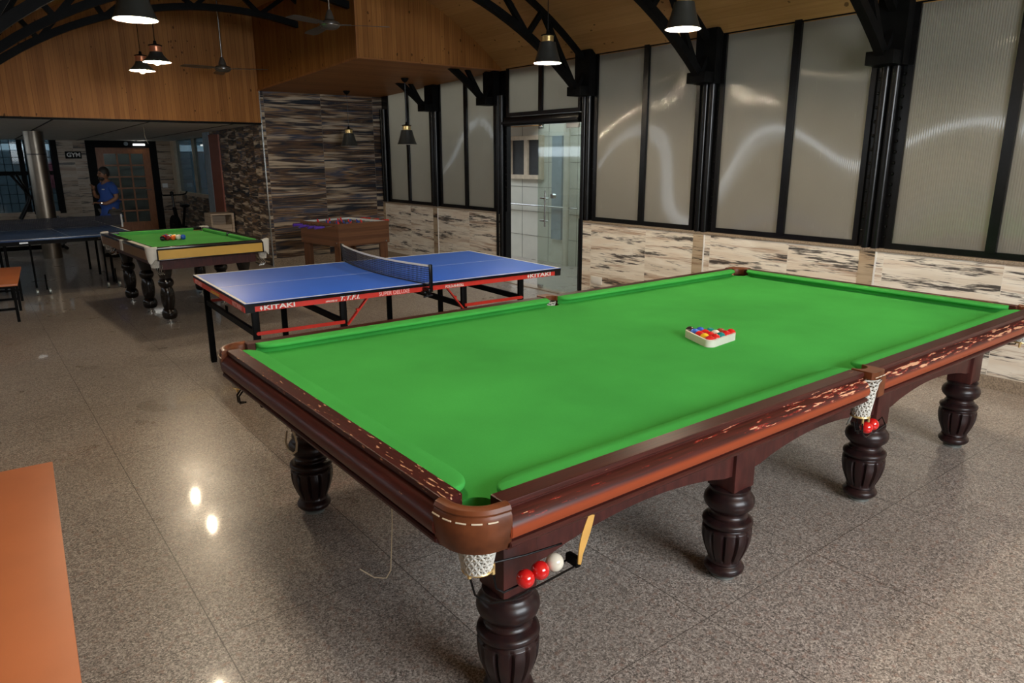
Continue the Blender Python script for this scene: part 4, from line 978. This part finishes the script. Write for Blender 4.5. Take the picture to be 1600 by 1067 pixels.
for sx in (-1, 1):
    for sy in (-1, 1):
        pth = [(-PX, -PY+0.095), (-PX-0.002, -PY+0.06)]+circ(-PX+0.058, -PY+0.058, 0.06, 180, 270, 8)+[(-PX+0.06, -PY-0.002), (-PX+0.095, -PY)]
        sec = []
        for i, (x, y) in enumerate(pth):
            p, q = pth[max(i-1, 0)], pth[min(i+1, len(pth)-1)]; tx, ty = q[0]-p[0], q[1]-p[1]; l = math.hypot(tx, ty); nx, ny = -ty/l, tx/l
            mid = 1-abs(i-len(pth)/2+0.5)/(len(pth)/2); zl = 0.735-0.055*mid
            sec.append([(x+nx*o_, y+ny*o_, z) for o_, z in ((0.045, 0.80), (0.045, 0.850), (0.01, 0.856), (0.0, 0.848), (0.004, 0.79), (0.012, zl), (0.022, zl))])
        b = MB().sweep(sec); b.bm.transform(Matrix.Diagonal((-sx, -sy, 1, 1)) if False else Matrix.Diagonal((-sx*1.0, -sy*1.0, 1, 1)))
        cp = build('corner_casting', b, 'castwhite', PT)
        nb = net_mesh((-PX+0.075, -PY+0.075), 0.05, 0.035, 0.74, 0.64, 12, 6); nb.bm.transform(Matrix.Diagonal((-sx, -sy, 1, 1)))
        n2 = build('pocket_net', nb, 'net', PT); md = n2.modifiers.new('strings', 'WIREFRAME'); md.thickness = 0.006; md.use_replace = True
        b = MB()
        for k in range(3): b.tube([(-PX+0.10+0.02*k, -PY+0.06+0.0*k, 0.66), (-PX+0.07+0.02*k, -PY+0.02, 0.60), (-PX+0.10+0.02*k, -PY+0.02, 0.57), (-PX+0.16, -PY+0.08, 0.60)], 0.004)
        b.bm.transform(Matrix.Diagonal((-sx, -sy, 1, 1))); build('ball_rail', b, 'chrome', PT)
build('apron', MB().bb(-PX+0.13, PX-0.13, -PY+0.14, -PY+0.17, 0.60, 0.745).bb(-PX+0.13, PX-0.13, PY-0.17, PY-0.14, 0.60, 0.745).bb(-PX+0.13, -PX+0.16, -PY+0.14, PY-0.14, 0.62, 0.745).bb(PX-0.16, PX-0.13, -PY+0.14, PY-0.14, 0.62, 0.745).bb(-PX+0.05, PX-0.05, -PY+0.06, PY-0.06, 0.735, 0.765), 'apron', PT)
pprof = [(0.030, 0.045), (0.058, 0.055), (0.072, 0.075), (0.077, 0.105), (0.072, 0.135), (0.058, 0.158), (0.050, 0.168), (0.056, 0.185), (0.066, 0.23), (0.070, 0.28), (0.068, 0.33), (0.060, 0.37), (0.052, 0.39), (0.060, 0.40), (0.074, 0.42), (0.077, 0.44), (0.073, 0.46), (0.058, 0.48), (0.054, 0.49), (0.066, 0.53), (0.082, 0.60), (0.090, 0.66), (0.092, 0.74)]
l0 = None
for y in (-0.74, 0.02, 0.84):
    for x in (-0.41, 0.42):
        if l0 is None:
            l0 = build('leg', MB().lathe(pprof, n=36), 'blackwood', PT); f0 = build('foot', MB().cyl((0, 0, 0.008), (0, 0, 0.05), 0.012).cyl((0, 0, 0), (0, 0, 0.010), 0.042), 'chrome', l0); o = l0
        else: o = l0.copy(); COL.objects.link(o); c2 = f0.copy(); COL.objects.link(c2); c2.parent = o
        o.location = (x, y, 0)
# racked pool balls
pr = 0.0286; p0 = Vector((0.86, 7.27, 0)); aa = math.radians(40)
px_ = Vector((math.cos(aa), math.sin(aa), 0)); py_ = Vector((math.cos(aa+PI/3), math.sin(aa+PI/3), 0))
pc_ = {(0,0):('black','black','at the left corner'),(1,0):('maroon','maroon','second from left in the front row'),(2,0):('orange','bright orange','in the middle of the front row'),
 (3,0):('white','cream','in the front row, right of the orange ball'),(4,0):('blue','blue','at the right corner'),(0,1):('red','red','behind the black corner ball'),(1,1):('white','pale striped','in the second row, behind the maroon ball'),
 (2,1):('yellow','yellow','in the second row, behind the orange ball'),(3,1):('white','off-white','in the second row, at the right end'),(0,2):('maroon','dark maroon','at the left end of the third row'),
 (1,2):('teal','green','in the middle of the third row'),(2,2):('white','white','at the right end of the third row'),(0,3):('blue','dark blue','at the left of the two-ball row'),(1,3):('white','ivory','at the right of the two-ball row'),(0,4):('red','crimson','at the far tip')}
p0 = Vector((0.775, 7.36, 0)); aa = math.radians(8)
px_ = Vector((math.cos(aa), math.sin(aa), 0)); py_ = Vector((math.cos(aa+PI/3), math.sin(aa+PI/3), 0))
for (i, j), (mm, nm, wh) in pc_.items():
    p = p0+px_*(2*pr+0.0004)*i+py_*(2*pr+0.0004)*j
    ball(mm, (p.x, p.y, 0.8056+pr), pr, '%s pool ball %s of the pool rack' % (nm, wh), 'racked pool balls', name='pool_ball')

# ================================================================== FOOTBALL TABLE
FT = thing('foosball_table', 'walnut laminate table football game with purple and red handles by the dark tiled wall', 'foosball table', (3.235, 7.90, 0), math.radians(9))
fx, fy_ = 0.41, 0.47
b = MB().bb(-fx, fx, -fy_, -fy_+0.022, 0.57, 0.87).bb(-fx, fx, fy_-0.022, fy_, 0.57, 0.87).bb(-fx, -fx+0.022, -fy_+0.022, fy_-0.022, 0.57, 0.87).bb(fx-0.022, fx, -fy_+0.022, fy_-0.022, 0.57, 0.87)
build('cabinet', b, 'walnut', FT)
build('pitch', MB().bb(-fx+0.02, fx-0.02, -fy_+0.02, fy_-0.02, 0.78, 0.79).bb(-fx+0.022, -fx+0.026, -fy_+0.02, fy_-0.02, 0.79, 0.868).bb(fx-0.026, fx-0.022, -fy_+0.02, fy_-0.02, 0.79, 0.868).bb(-fx+0.02, fx-0.02, fy_-0.026, fy_-0.022, 0.79, 0.868), 'pitch', FT)
for sx in (-1, 1):
    for sy in (-1, 1):
        b = MB(); xa, ya = sx*(fx-0.02), sy*(fy_-0.02)
        b.bb(min(xa, xa-sx*0.13), max(xa, xa-sx*0.13), min(ya, ya-sy*0.022), max(ya, ya-sy*0.022), 0, 0.60)
        b.bb(min(xa, xa-sx*0.022), max(xa, xa-sx*0.022), min(ya-sy*0.022, ya-sy*0.13), max(ya-sy*0.022, ya-sy*0.13), 0, 0.60)
        build('leg', b, 'walnut_leg', FT)
b = MB()
for x, y in ((-fx+0.06, -fy_-0.002), (fx-0.06, -fy_-0.002)): b.cyl((x, y-0.003, 0.60), (x, y+0.003, 0.60), 0.010)
for y in (-fy_+0.05, fy_-0.05): b.cyl((-fx-0.005, y, 0.62), (-fx+0.001, y, 0.62), 0.010)
build('bolt', b, 'chrome', FT)
for k in range(8):
    y = -0.38+k*0.1085; team = k in (0, 1, 3, 5)
    off = random.uniform(-0.10, 0.10)
    s = -1 if team else 1
    rd = build('rod', MB().cyl((-fx-0.16+min(off, 0)-(0.10 if team else 0), y, 0.84), (fx+0.06+(0.02 if team else 0.04+abs(off)*0.8), y, 0.84), 0.007, n=10), 'chrome', FT)
    hx = s*(fx+0.16+abs(off)*0.6)
    if team: build('handle', MB().cyl((hx, y, 0.84), (hx-0.11, y, 0.84), 0.018, 0.021).cyl((hx+0.03, y, 0.84), (hx, y, 0.84), 0.012), 'purple', rd)
    else: build('handle', MB().cyl((fx+0.09+abs(off)*0.8, y, 0.84), (fx+0.20+abs(off)*0.8, y, 0.84), 0.018, 0.021), 'red', rd)
    n_men = (3, 2, 3, 5, 5, 3, 2, 3)[k]
    for i in range(n_men):
        x = (i-(n_men-1)/2)*(0.56/max(n_men, 3))+off*0.5; tilt = random.choice((-0.5, 0.1, 0.9)); b = MB()
        b.box((x, y, 0.845), (0.022, 0.016, 0.045), Matrix.Rotation(tilt, 3, 'X'), 0.003).sph((x, y+0.03*math.sin(-tilt), 0.84+0.035*math.cos(tilt)), 0.011, 10).box((x, y-0.03*math.sin(-tilt), 0.84-0.030*math.cos(tilt)), (0.014, 0.012, 0.03), Matrix.Rotation(tilt, 3, 'X'))
        build('player_figure', b, 'fig_blue' if team else 'fig_red', rd)

# ================================================================== ORANGE BENCHES
def bench(name_label, loc, rz, w_, l_, h_):
    t = thing('bench', name_label, 'bench', loc, rz, group='orange laminate benches with black frames')
    build('seat', MB().bb(-w_, 0, 0, l_, h_-0.022, h_, 0.002), 'orange_top', t)
    b = MB().bb(-w_+0.03, -0.03, 0.04, 0.07, h_-0.05, h_-0.022).bb(-w_+0.03, -0.03, l_-0.07, l_-0.04, h_-0.05, h_-0.022).bb(-w_+0.03, -w_+0.06, 0.04, l_-0.04, h_-0.05, h_-0.022).bb(-0.06, -0.03, 0.04, l_-0.04, h_-0.05, h_-0.022)
    for y in (0.07, l_/2, l_-0.07): b.bb(-w_+0.05, -0.05, y-0.012, y+0.012, 0.13, 0.155)
    build('frame', b, 'blackmat', t)
    for y in (0.055, l_/2, l_-0.055):
        for x in (-w_+0.045, -0.045): build('leg', MB().bb(x-0.014, x+0.014, y-0.014, y+0.014, 0, h_-0.05), 'blackmat', t)
    return t
bench('orange-topped bench with thin black legs beyond the near one, beside the dark table tennis table', (-0.63, 7.70, 0), math.radians(-5), 0.38, 1.50, 0.42)
bench('orange bench top cut off by the lower left corner of the photo', (-0.965, 0.10, 0), math.radians(-3.3), 0.42, 1.97, 0.42)

# ================================================================== PENDANT LAMPS
def vault_z(x): return cz+math.sqrt(cr*cr-(x-cx)**2)
def pendant(loc, label, lit=True, flat=False, neck='brass', ztop=None, r=0.14, power=1.0):
    t = thing('pendant_lamp', label, 'pendant lamp', loc, 0, 'pendant lamps')
    hgt = 0.10 if flat else 0.195; rt = 0.062 if flat else 0.080
    pf = [(r, 0.0), (r-0.006, 0.010)]
    for i in range(1, 11):
        f = i/10; pf.append((rt+(r-0.008-rt)*(1-f)**(1.25 if not flat else 1.6), 0.010+(hgt-0.010)*f))
    inner = [(a-0.004, b_-0.001) for a, b_ in pf]
    build('shade', MB().lathe(pf+[(rt-0.004, hgt)], n=48, cap=False), 'shade', t, smooth=60)
    build('reflector', MB().lathe([(r+0.0015, 0.0), (r-0.003, -0.002)]+inner+[(0.02, hgt-0.004)], n=48, cap=False), 'shade_in', t, smooth=60)
    nk = MB().lathe([(0.060, hgt), (0.061, hgt+0.004), (0.058, hgt+0.008), (0.058, hgt+0.052), (0.061, hgt+0.057), (0.050, hgt+0.061)], n=32)
    build('neck', nk, neck, t, smooth=30)
    build('cap', MB().lathe([(0.066, hgt+0.060), (0.069, hgt+0.066), (0.055, hgt+0.072), (0.018, hgt+0.080), (0.014, hgt+0.11), (0.004, hgt+0.115)], n=24), 'blackmat', t)
    zt = (vault_z(loc[0]) if ztop is None else ztop)-loc[2]
    build('cord', MB().cyl((0, 0, hgt+0.10), (0, 0, zt-0.005), 0.004, n=8), 'black', t)
    build('ceiling_rose', MB().lathe([(0.004, zt-0.06), (0.03, zt-0.045), (0.055, zt-0.012), (0.055, zt)], n=20), 'blackmat', t)
    if flat:
        bl = MB().tube([(-0.028, 0, 0.05), (-0.028, 0, 0.0), (-0.020, 0, -0.018), (0, 0, -0.026), (0.020, 0, -0.018), (0.028, 0, 0.0), (0.028, 0, 0.05)], 0.006, 10)
        bl.sph((0, 0, 0.045), 0.020, 20)
    else: bl = MB().lathe([(0.001, 0.030), (0.020, 0.034), (0.034, 0.050), (0.038, 0.070), (0.034, 0.092), (0.02, 0.12), (0.016, 0.15)], n=24)
    build('bulb', bl, ('bulb_small' if flat else ('bulb_dim' if power < 1 else 'bulb')) if lit else 'bulb_off', t, smooth=70)
    return t
pendant((3.92, 4.36, 2.63), 'lit black pendant lamp with brass neck, right of the photo centre')
pendant((3.76, 2.52, 2.69), 'lit black pendant lamp at the top edge, above the ball triangle')
pendant((0.125, 4.13, 2.605), 'large lit dark pendant lamp cut by the top edge at upper left', power=0.6)
pendant((0.905, 7.20, 2.70), 'lit flat copper-necked lamp at upper left, the higher of the pair', flat=True, neck='copper')
pendant((0.94, 8.13, 2.70), 'lit flat copper-necked lamp at upper left, the lower of the pair', flat=True, neck='copper')
pendant((4.24, 7.83, 1.90), 'unlit black pendant lamp hanging in front of the far glazed panels', lit=False, ztop=2.795)
pendant((4.14, 9.52, 1.90), 'unlit black pendant lamp in front of the dark plank-tiled wall', lit=False, ztop=2.740)
pendant((3.6, 0.75, 2.69), 'added lit black pendant lamp out of view, over the far snooker table end')  # this and the next two: unseen pendants added to light the near table
pendant((-0.08, 0.55, 2.66), 'added lit black pendant lamp out of view, over the near snooker table end', power=0.6)
pendant((0.10, 2.35, 2.64), 'added lit black pendant lamp out of view, beside the far left table corner', power=0.6)

# ================================================================== CEILING FANS
def fan(loc, label, a0_, rb):
    t = thing('ceiling_fan', label, 'ceiling fan', loc, 0, 'ceiling fans')
    build('motor', MB().lathe([(0.02, -0.045), (0.06, -0.042), (0.085, -0.03), (0.105, -0.008), (0.105, 0.012), (0.09, 0.03), (0.05, 0.045), (0.03, 0.05)], n=32), 'fan', t)
    build('trim_ring', MB().lathe([(0.104, -0.010), (0.108, -0.006), (0.108, 0.0), (0.104, 0.004)], n=32, cap=False), 'chrome', t)
    zt = vault_z(loc[0])-loc[2]
    build('canopy', MB().lathe([(0.05, 0.05), (0.045, 0.08), (0.022, 0.14), (0.014, 0.15)], n=24).lathe([(0.02, zt-0.10), (0.05, zt-0.03), (0.05, zt)], n=20), 'fan', t)
    build('downrod', MB().cyl((0, 0, 0.1), (0, 0, zt-0.05), 0.012, n=12), 'chrome', t)
    for k in range(3):
        a = a0_+k*2*PI/3; R_ = Matrix.Rotation(a, 4, 'Z')
        b = MB(); sec = []
        for i in range(7):
            f = i/6; r = 0.16+(rb-0.16)*f; wd = 0.045+0.022*math.sin(min(1, f*1.15)*PI*0.5); wd *= (0.75 if i == 6 else 1); tw_ = 0.20-0.08*f; dz = -0.012*f
            sec.append([(r, -wd, dz-wd*tw_-0.002), (r, wd, dz+wd*tw_-0.002), (r, wd, dz+wd*tw_+0.002), (r, -wd, dz-wd*tw_+0.002)])
        b.sweep(sec); b.bb(0.08, 0.22, -0.018, 0.018, -0.004, 0.004); b.bm.transform(R_)
        build('blade', b, 'fan', t)
fan((2.40, 6.12, 3.07), 'brown-grey ceiling fan in front of the wooden bulkhead corner, the nearer one', math.radians(-32), 0.62)
fan((2.10, 8.95, 2.875), 'ceiling fan on a long rod in front of the wooden gable wall', math.radians(-40), 0.60)

# ================================================================== SMALL WALL THINGS
tag(build('wall_outlet', MB().bb(XW-0.013, XW, 4.585, 4.765, 0.225, 0.315, 0.002), 'white'), 'white blank outlet plate low on the whitewashed tile wall right of the door', 'outlet')
sg = tag(build('gym_sign', MB().bb(1.125, 1.45, YB-0.02, YB, 1.72, 1.88, 0.003), 'blackmat'), 'black sign reading GYM on the tiled wall left of the gym door', 'sign')
text('lettering', 'GYM', 0.13, 'white', sg, (1.152, YB-0.022, 1.76), (PI/2, 0, 0), bold=0.004, width=0.27)
tag(build('wall_clock', MB().cyl((2.40, YB-0.055, 2.06), (2.40, YB-0.03, 2.06), 0.045).cyl((2.40, YB-0.058, 2.06), (2.40, YB-0.054, 2.06), 0.030), 'greyboard'), 'small round grey disc above the gym door', 'wall fitting')
tag(build('emergency_light', MB().bb(2.55, 2.80, YB-0.09, YB-0.03, 2.02, 2.06, 0.004), emit('lit_tube', (1, 0.98, 0.9), 3.0)), 'small bright light fitting above the right half of the gym door', 'light fitting')
tag(build('wall_switch', MB().bb(3.10, 3.22, YB-0.012, YB, 1.02, 1.12, 0.002), 'white'), 'white switch plate on the brown tile right of the gym door', 'switch')
tag(build('hanging_cable', MB().tube([(1.62, 11.9, 2.21), (1.62, 11.9, 2.08), (1.64, 11.9, 2.00), (1.66, 11.9, 1.95)], 0.004), 'cable'), 'thin loose cable hanging from the low grey ceiling', 'cable')

# round column and dark post at the gym end
cl = thing('round_column', 'round column clad in polished steel near the gym windows at far left', 'column', (0.21, 13.6, 0))
build('shaft', MB().cyl((0, 0, 0), (0, 0, 2.17), 0.150, n=40), 'steelwrap', cl)
build('collar', MB().cyl((0, 0, 1.78), (0, 0, 1.80), 0.153, n=40), 'darkpost', cl)

# cabinet by the dark wall
cb = thing('shelf_cabinet', 'low open pale wooden cabinet against the tiled wall behind the pool table', 'cabinet', (2.72, 12.05, 0), 0)
build('carcass', MB().bb(-0.20, -0.175, -0.16, 0.25, 0, 0.76).bb(0.16, 0.20, -0.16, 0.25, 0, 0.76).bb(-0.20, 0.20, -0.16, 0.25, 0.735, 0.76).bb(-0.20, 0.20, 0.23, 0.25, 0, 0.76).bb(-0.2, 0.2, -0.16, 0.25, 0, 0.03), 'palewood', cb)
build('drawer_front', MB().bb(-0.17, 0.155, -0.15, -0.13, 0.05, 0.30).bb(-0.17, 0.155, -0.15, -0.13, 0.31, 0.56), 'palewood', cb)

# exercise bike
bk = thing('exercise_bike', 'black exercise bike standing before the gym side window', 'exercise bike', (2.72, 14.9, 0), math.radians(100))
build('frame', MB().cyl((-0.45, 0, 0.05), (0.5, 0, 0.05), 0.03).cyl((-0.45, -0.25, 0.03), (-0.45, 0.25, 0.03), 0.03).cyl((0.5, -0.25, 0.03), (0.5, 0.25, 0.03), 0.03).cyl((0.1, 0, 0.05), (0.30, 0, 0.70), 0.04).cyl((-0.05, 0, 0.3), (-0.22, 0, 0.72), 0.025).cyl((-0.05, 0, 0.3), (0.2, 0, 0.35), 0.04), 'blackmat', bk)
build('flywheel', MB().cyl((0.33, -0.03, 0.30), (0.33, 0.03, 0.30), 0.24, n=32), 'blackmat', bk)
build('saddle', MB().sph((-0.24, 0, 0.76), 0.12, 16, (1.1, 0.75, 0.35)), 'black', bk)
build('handlebar', MB().cyl((0.30, 0, 0.68), (0.33, 0, 0.97), 0.022).tube([(0.20, -0.27, 1.04), (0.24, -0.25, 0.98), (0.33, -0.18, 0.96), (0.33, 0.18, 0.96), (0.24, 0.25, 0.98), (0.20, 0.27, 1.04)], 0.016).sph((0.34, 0, 1.0), 0.04, 12), 'black', bk)
build('pedal', MB().cyl((0.05, -0.12, 0.30), (0.05, 0.12, 0.30), 0.02).box((0.12, -0.15, 0.22), (0.1, 0.07, 0.02)).box((-0.02, 0.15, 0.38), (0.1, 0.07, 0.02)), 'black', bk)
# elliptical trainer
el = thing('elliptical_trainer', 'dark elliptical trainer with two upright arms before the barred gym window', 'elliptical trainer', (-0.05, 15.0, 0), 0.0)
build('frame', MB().cyl((-0.6, 0, 0.06), (0.6, 0, 0.06), 0.04).cyl((-0.6, -0.25, 0.04), (-0.6, 0.25, 0.04), 0.03).cyl((0.6, -0.3, 0.04), (0.6, 0.3, 0.04), 0.03).cyl((0.45, 0, 0.06), (0.25, 0, 1.10), 0.045), 'blackmat', el)
build('housing', MB().cyl((0.45, -0.07, 0.36), (0.45, 0.07, 0.36), 0.30, n=32), 'black', el)
build('console', MB().box((0.24, 0, 1.14), (0.10, 0.24, 0.16), Matrix.Rotation(-0.5, 3, 'Y'), 0.01), 'black', el)
for s in (-1, 1):
    build('handle', MB().tube([(-0.05, s*0.20, 0.60), (0.12, s*0.20, 0.90), (0.16, s*0.19, 1.02), (0.08+0.03*s, s*0.18, 1.20), (-0.04+0.05*s, s*0.16, 1.43)], 0.022), 'black', el)
    build('pedal', MB().bar((0.38, s*0.18, 0.30), (-0.45, s*0.18, 0.18), 0.05, 0.04).box((-0.30, s*0.18, 0.24), (0.36, 0.14, 0.03), bev=0.005), 'blackmat', el)

# ================================================================== PERSON (standing, turned to the left, forearm raised in front)
def skin_mesh(name, verts, edges, radii, root, mat, parent, sub=2, extra=None):
    me = bpy.data.meshes.new(name); me.from_pydata(verts, edges, []); o = bpy.data.objects.new(name, me); COL.objects.link(o)
    sm = o.modifiers.new('skin', 'SKIN'); sm.use_smooth_shade = True
    for i, r in enumerate(radii):
        sv = me.skin_vertices[0].data[i]; sv.radius = r if isinstance(r, tuple) else (r, r); sv.use_root = (i == root)
    ss = o.modifiers.new('subd', 'SUBSURF'); ss.levels = sub; ss.render_levels = sub
    bpy.context.view_layer.update(); dg = bpy.context.evaluated_depsgraph_get()
    m2 = bpy.data.meshes.new_from_object(o.evaluated_get(dg)); bpy.data.objects.remove(o); m2.name = name
    m2.materials.clear(); m2.materials.append(MT[mat])
    for p in m2.polygons: p.use_smooth = True; p.material_index = 0
    if extra is not None:
        bm = bmesh.new(); bm.from_mesh(m2); me3 = bpy.data.meshes.new('x'); extra.bm.to_mesh(me3)
        for p in me3.polygons: p.use_smooth = True
        bm.from_mesh(me3)
        for f in bm.faces: f.smooth = True
        bm.to_mesh(m2); bm.free(); bpy.data.meshes.remove(me3)
    r_ = bpy.data.objects.new(name, m2); COL.objects.link(r_); r_.parent = parent; return r_
PS = thing('person', 'person in blue polo shirt standing before the gym door, looking left', 'person', (1.13, 13.0, 0), math.radians(205))
K = 0.90
def sc(v): return [(x*K, y*K, z*K) for x, y, z in v]
# local +x is where the person faces
V = [(0, 0, 0.95), (0, 0, 1.10), (0, 0, 1.28), (0.0, 0, 1.42), (0.015, 0, 1.50), (0.035, 0, 1.56),
     (0, 0.17, 1.40), (-0.02, 0.22, 1.16), (0.17, 0.16, 1.06), (0.27, 0.10, 1.08),
     (0, -0.17, 1.40), (-0.03, -0.23, 1.15), (0.15, -0.19, 1.20), (0.19, -0.14, 1.32),
     (0, 0.09, 0.90), (0.01, 0.10, 0.50), (-0.02, 0.11, 0.09), (0.12, 0.12, 0.04),
     (0, -0.09, 0.90), (0.01, -0.11, 0.50), (-0.02, -0.12, 0.09), (0.12, -0.13, 0.04)]
Ed = [(0,1),(1,2),(2,3),(3,4),(4,5),(3,6),(6,7),(7,8),(8,9),(3,10),(10,11),(11,12),(12,13),(0,14),(14,15),(15,16),(16,17),(0,18),(18,19),(19,20),(20,21)]
Rr = [(.105,.095),(.11,.095),(.14,.115),(.09,.08),.055,.055,.055,.045,.038,.026,.055,.045,.038,.026,.085,.055,.036,.03,.085,.055,.036,.03]
Rr = [((r[0]*K, r[1]*K) if isinstance(r, tuple) else r*K) for r in Rr]
hd = MB()
H = Vector((0.045, 0, 1.615))*K
hd.sph(H, 0.098*K, 24, (1.0, 0.80, 1.22)).sph(H+Vector((0.035, 0, -0.055))*K, 0.06*K, 18, (1.0, 0.85, 0.9))
hd.sph(H+Vector((0.105, 0, -0.015))*K, 0.016*K, 10, (1.1, 0.8, 1.6))
for s in (-1, 1): hd.sph(H+Vector((0.0, s*0.078, -0.01))*K, 0.024*K, 10, (0.7, 0.35, 1.2))
def hand(mb, w_, d, up):
    d = Vector(d).normalized(); up = Vector(up).normalized(); sd = d.cross(up)
    w_ = Vector(w_)*K; mb.bar(w_, w_+d*0.085*K, 0.075*K, 0.028*K, up=up, bev=0.010)
    for i, ln_ in enumerate((0.065, 0.078, 0.072, 0.055)):
        b0 = w_+d*0.08*K+sd*((i-1.5)*0.019*K); b1 = b0+(d*0.6-up*0.25)*ln_*0.6*K; b2 = b1+(d*0.2-up*0.8)*ln_*0.5*K
        mb.tube([b0, b1, b2], 0.0085*K, 8)
    t0 = w_+d*0.03*K-sd*0.035*K; mb.tube([t0, t0+(d*0.6-sd*0.5)*0.04*K, t0+(d*1.0-sd*0.3)*0.065*K], 0.0095*K, 8)
hand(hd, V[9], (0.9, -0.3, 0.1), (0, 0, 1)); hand(hd, V[13], (0.3, 0.2, 0.9), (-0.9, 0, 0.3))
body = skin_mesh('body', sc(V), Ed, Rr, 0, 'skin', PS, 2, hd)
fc = MB().sph(H+Vector((0.083, 0.034, 0.012))*K, 0.012*K, 8).sph(H+Vector((0.083, -0.034, 0.012))*K, 0.012*K, 8)
build('eyes', fc, 'blackmat', PS)
build('hair', MB().sph(H+Vector((-0.016, 0, 0.030))*K, 0.104*K, 24, (1.0, 0.86, 1.10)), 'hair', PS)
build('beard', MB().sph(H+Vector((0.045, 0, -0.080))*K, 0.062*K, 18, (0.95, 0.95, 0.75)), 'hair', PS)
SV = [V[i] for i in (0, 1, 2, 3)]+[(0, 0.165, 1.40), (-0.015, 0.215, 1.22), (0, -0.165, 1.40), (-0.02, -0.22, 1.22), (0.01, 0, 1.475), (0, 0, 0.86)]
skin_mesh('shirt', sc(SV), [(0,1),(1,2),(2,3),(3,4),(4,5),(3,6),(6,7),(3,8),(0,9)], [(r[0]*K, r[1]*K) for r in ((.160,.145),(.150,.135),(.17,.14),(.115,.10),(.078,.078),(.072,.072),(.078,.078),(.072,.072),(.066,.066),(.150,.140))], 0, 'polo', PS)
TV = [(0, 0, 0.93), (0, 0.09, 0.86), (0.01, 0.10, 0.50), (-0.02, 0.11, 0.09), (0, -0.09, 0.86), (0.01, -0.11, 0.50), (-0.02, -0.12, 0.09)]
skin_mesh('trousers', sc(TV), [(0,1),(1,2),(2,3),(0,4),(4,5),(5,6)], [(r*K, r*K) for r in (.135, .110, .090, .075, .110, .090, .075)], 0, 'trouser', PS)
build('shoe', MB().sph((0.07*K, 0.115*K, 0.045*K), 0.05*K, 16, (2.6, 1.0, 0.85)), 'blackmat', PS)
build('shoe', MB().sph((0.07*K, -0.125*K, 0.045*K), 0.05*K, 16, (2.6, 1.0, 0.85)), 'blackmat', PS)
build('wristwatch', MB().cyl(Vector((0.225, 0.128, 1.071))*K, Vector((0.245, 0.116, 1.075))*K, 0.034*K), 'chrome', PS)
build('shirt_print', MB().box(Vector((0.138, 0.075, 1.33))*K, (0.006, 0.07, 0.018)), 'white', PS)
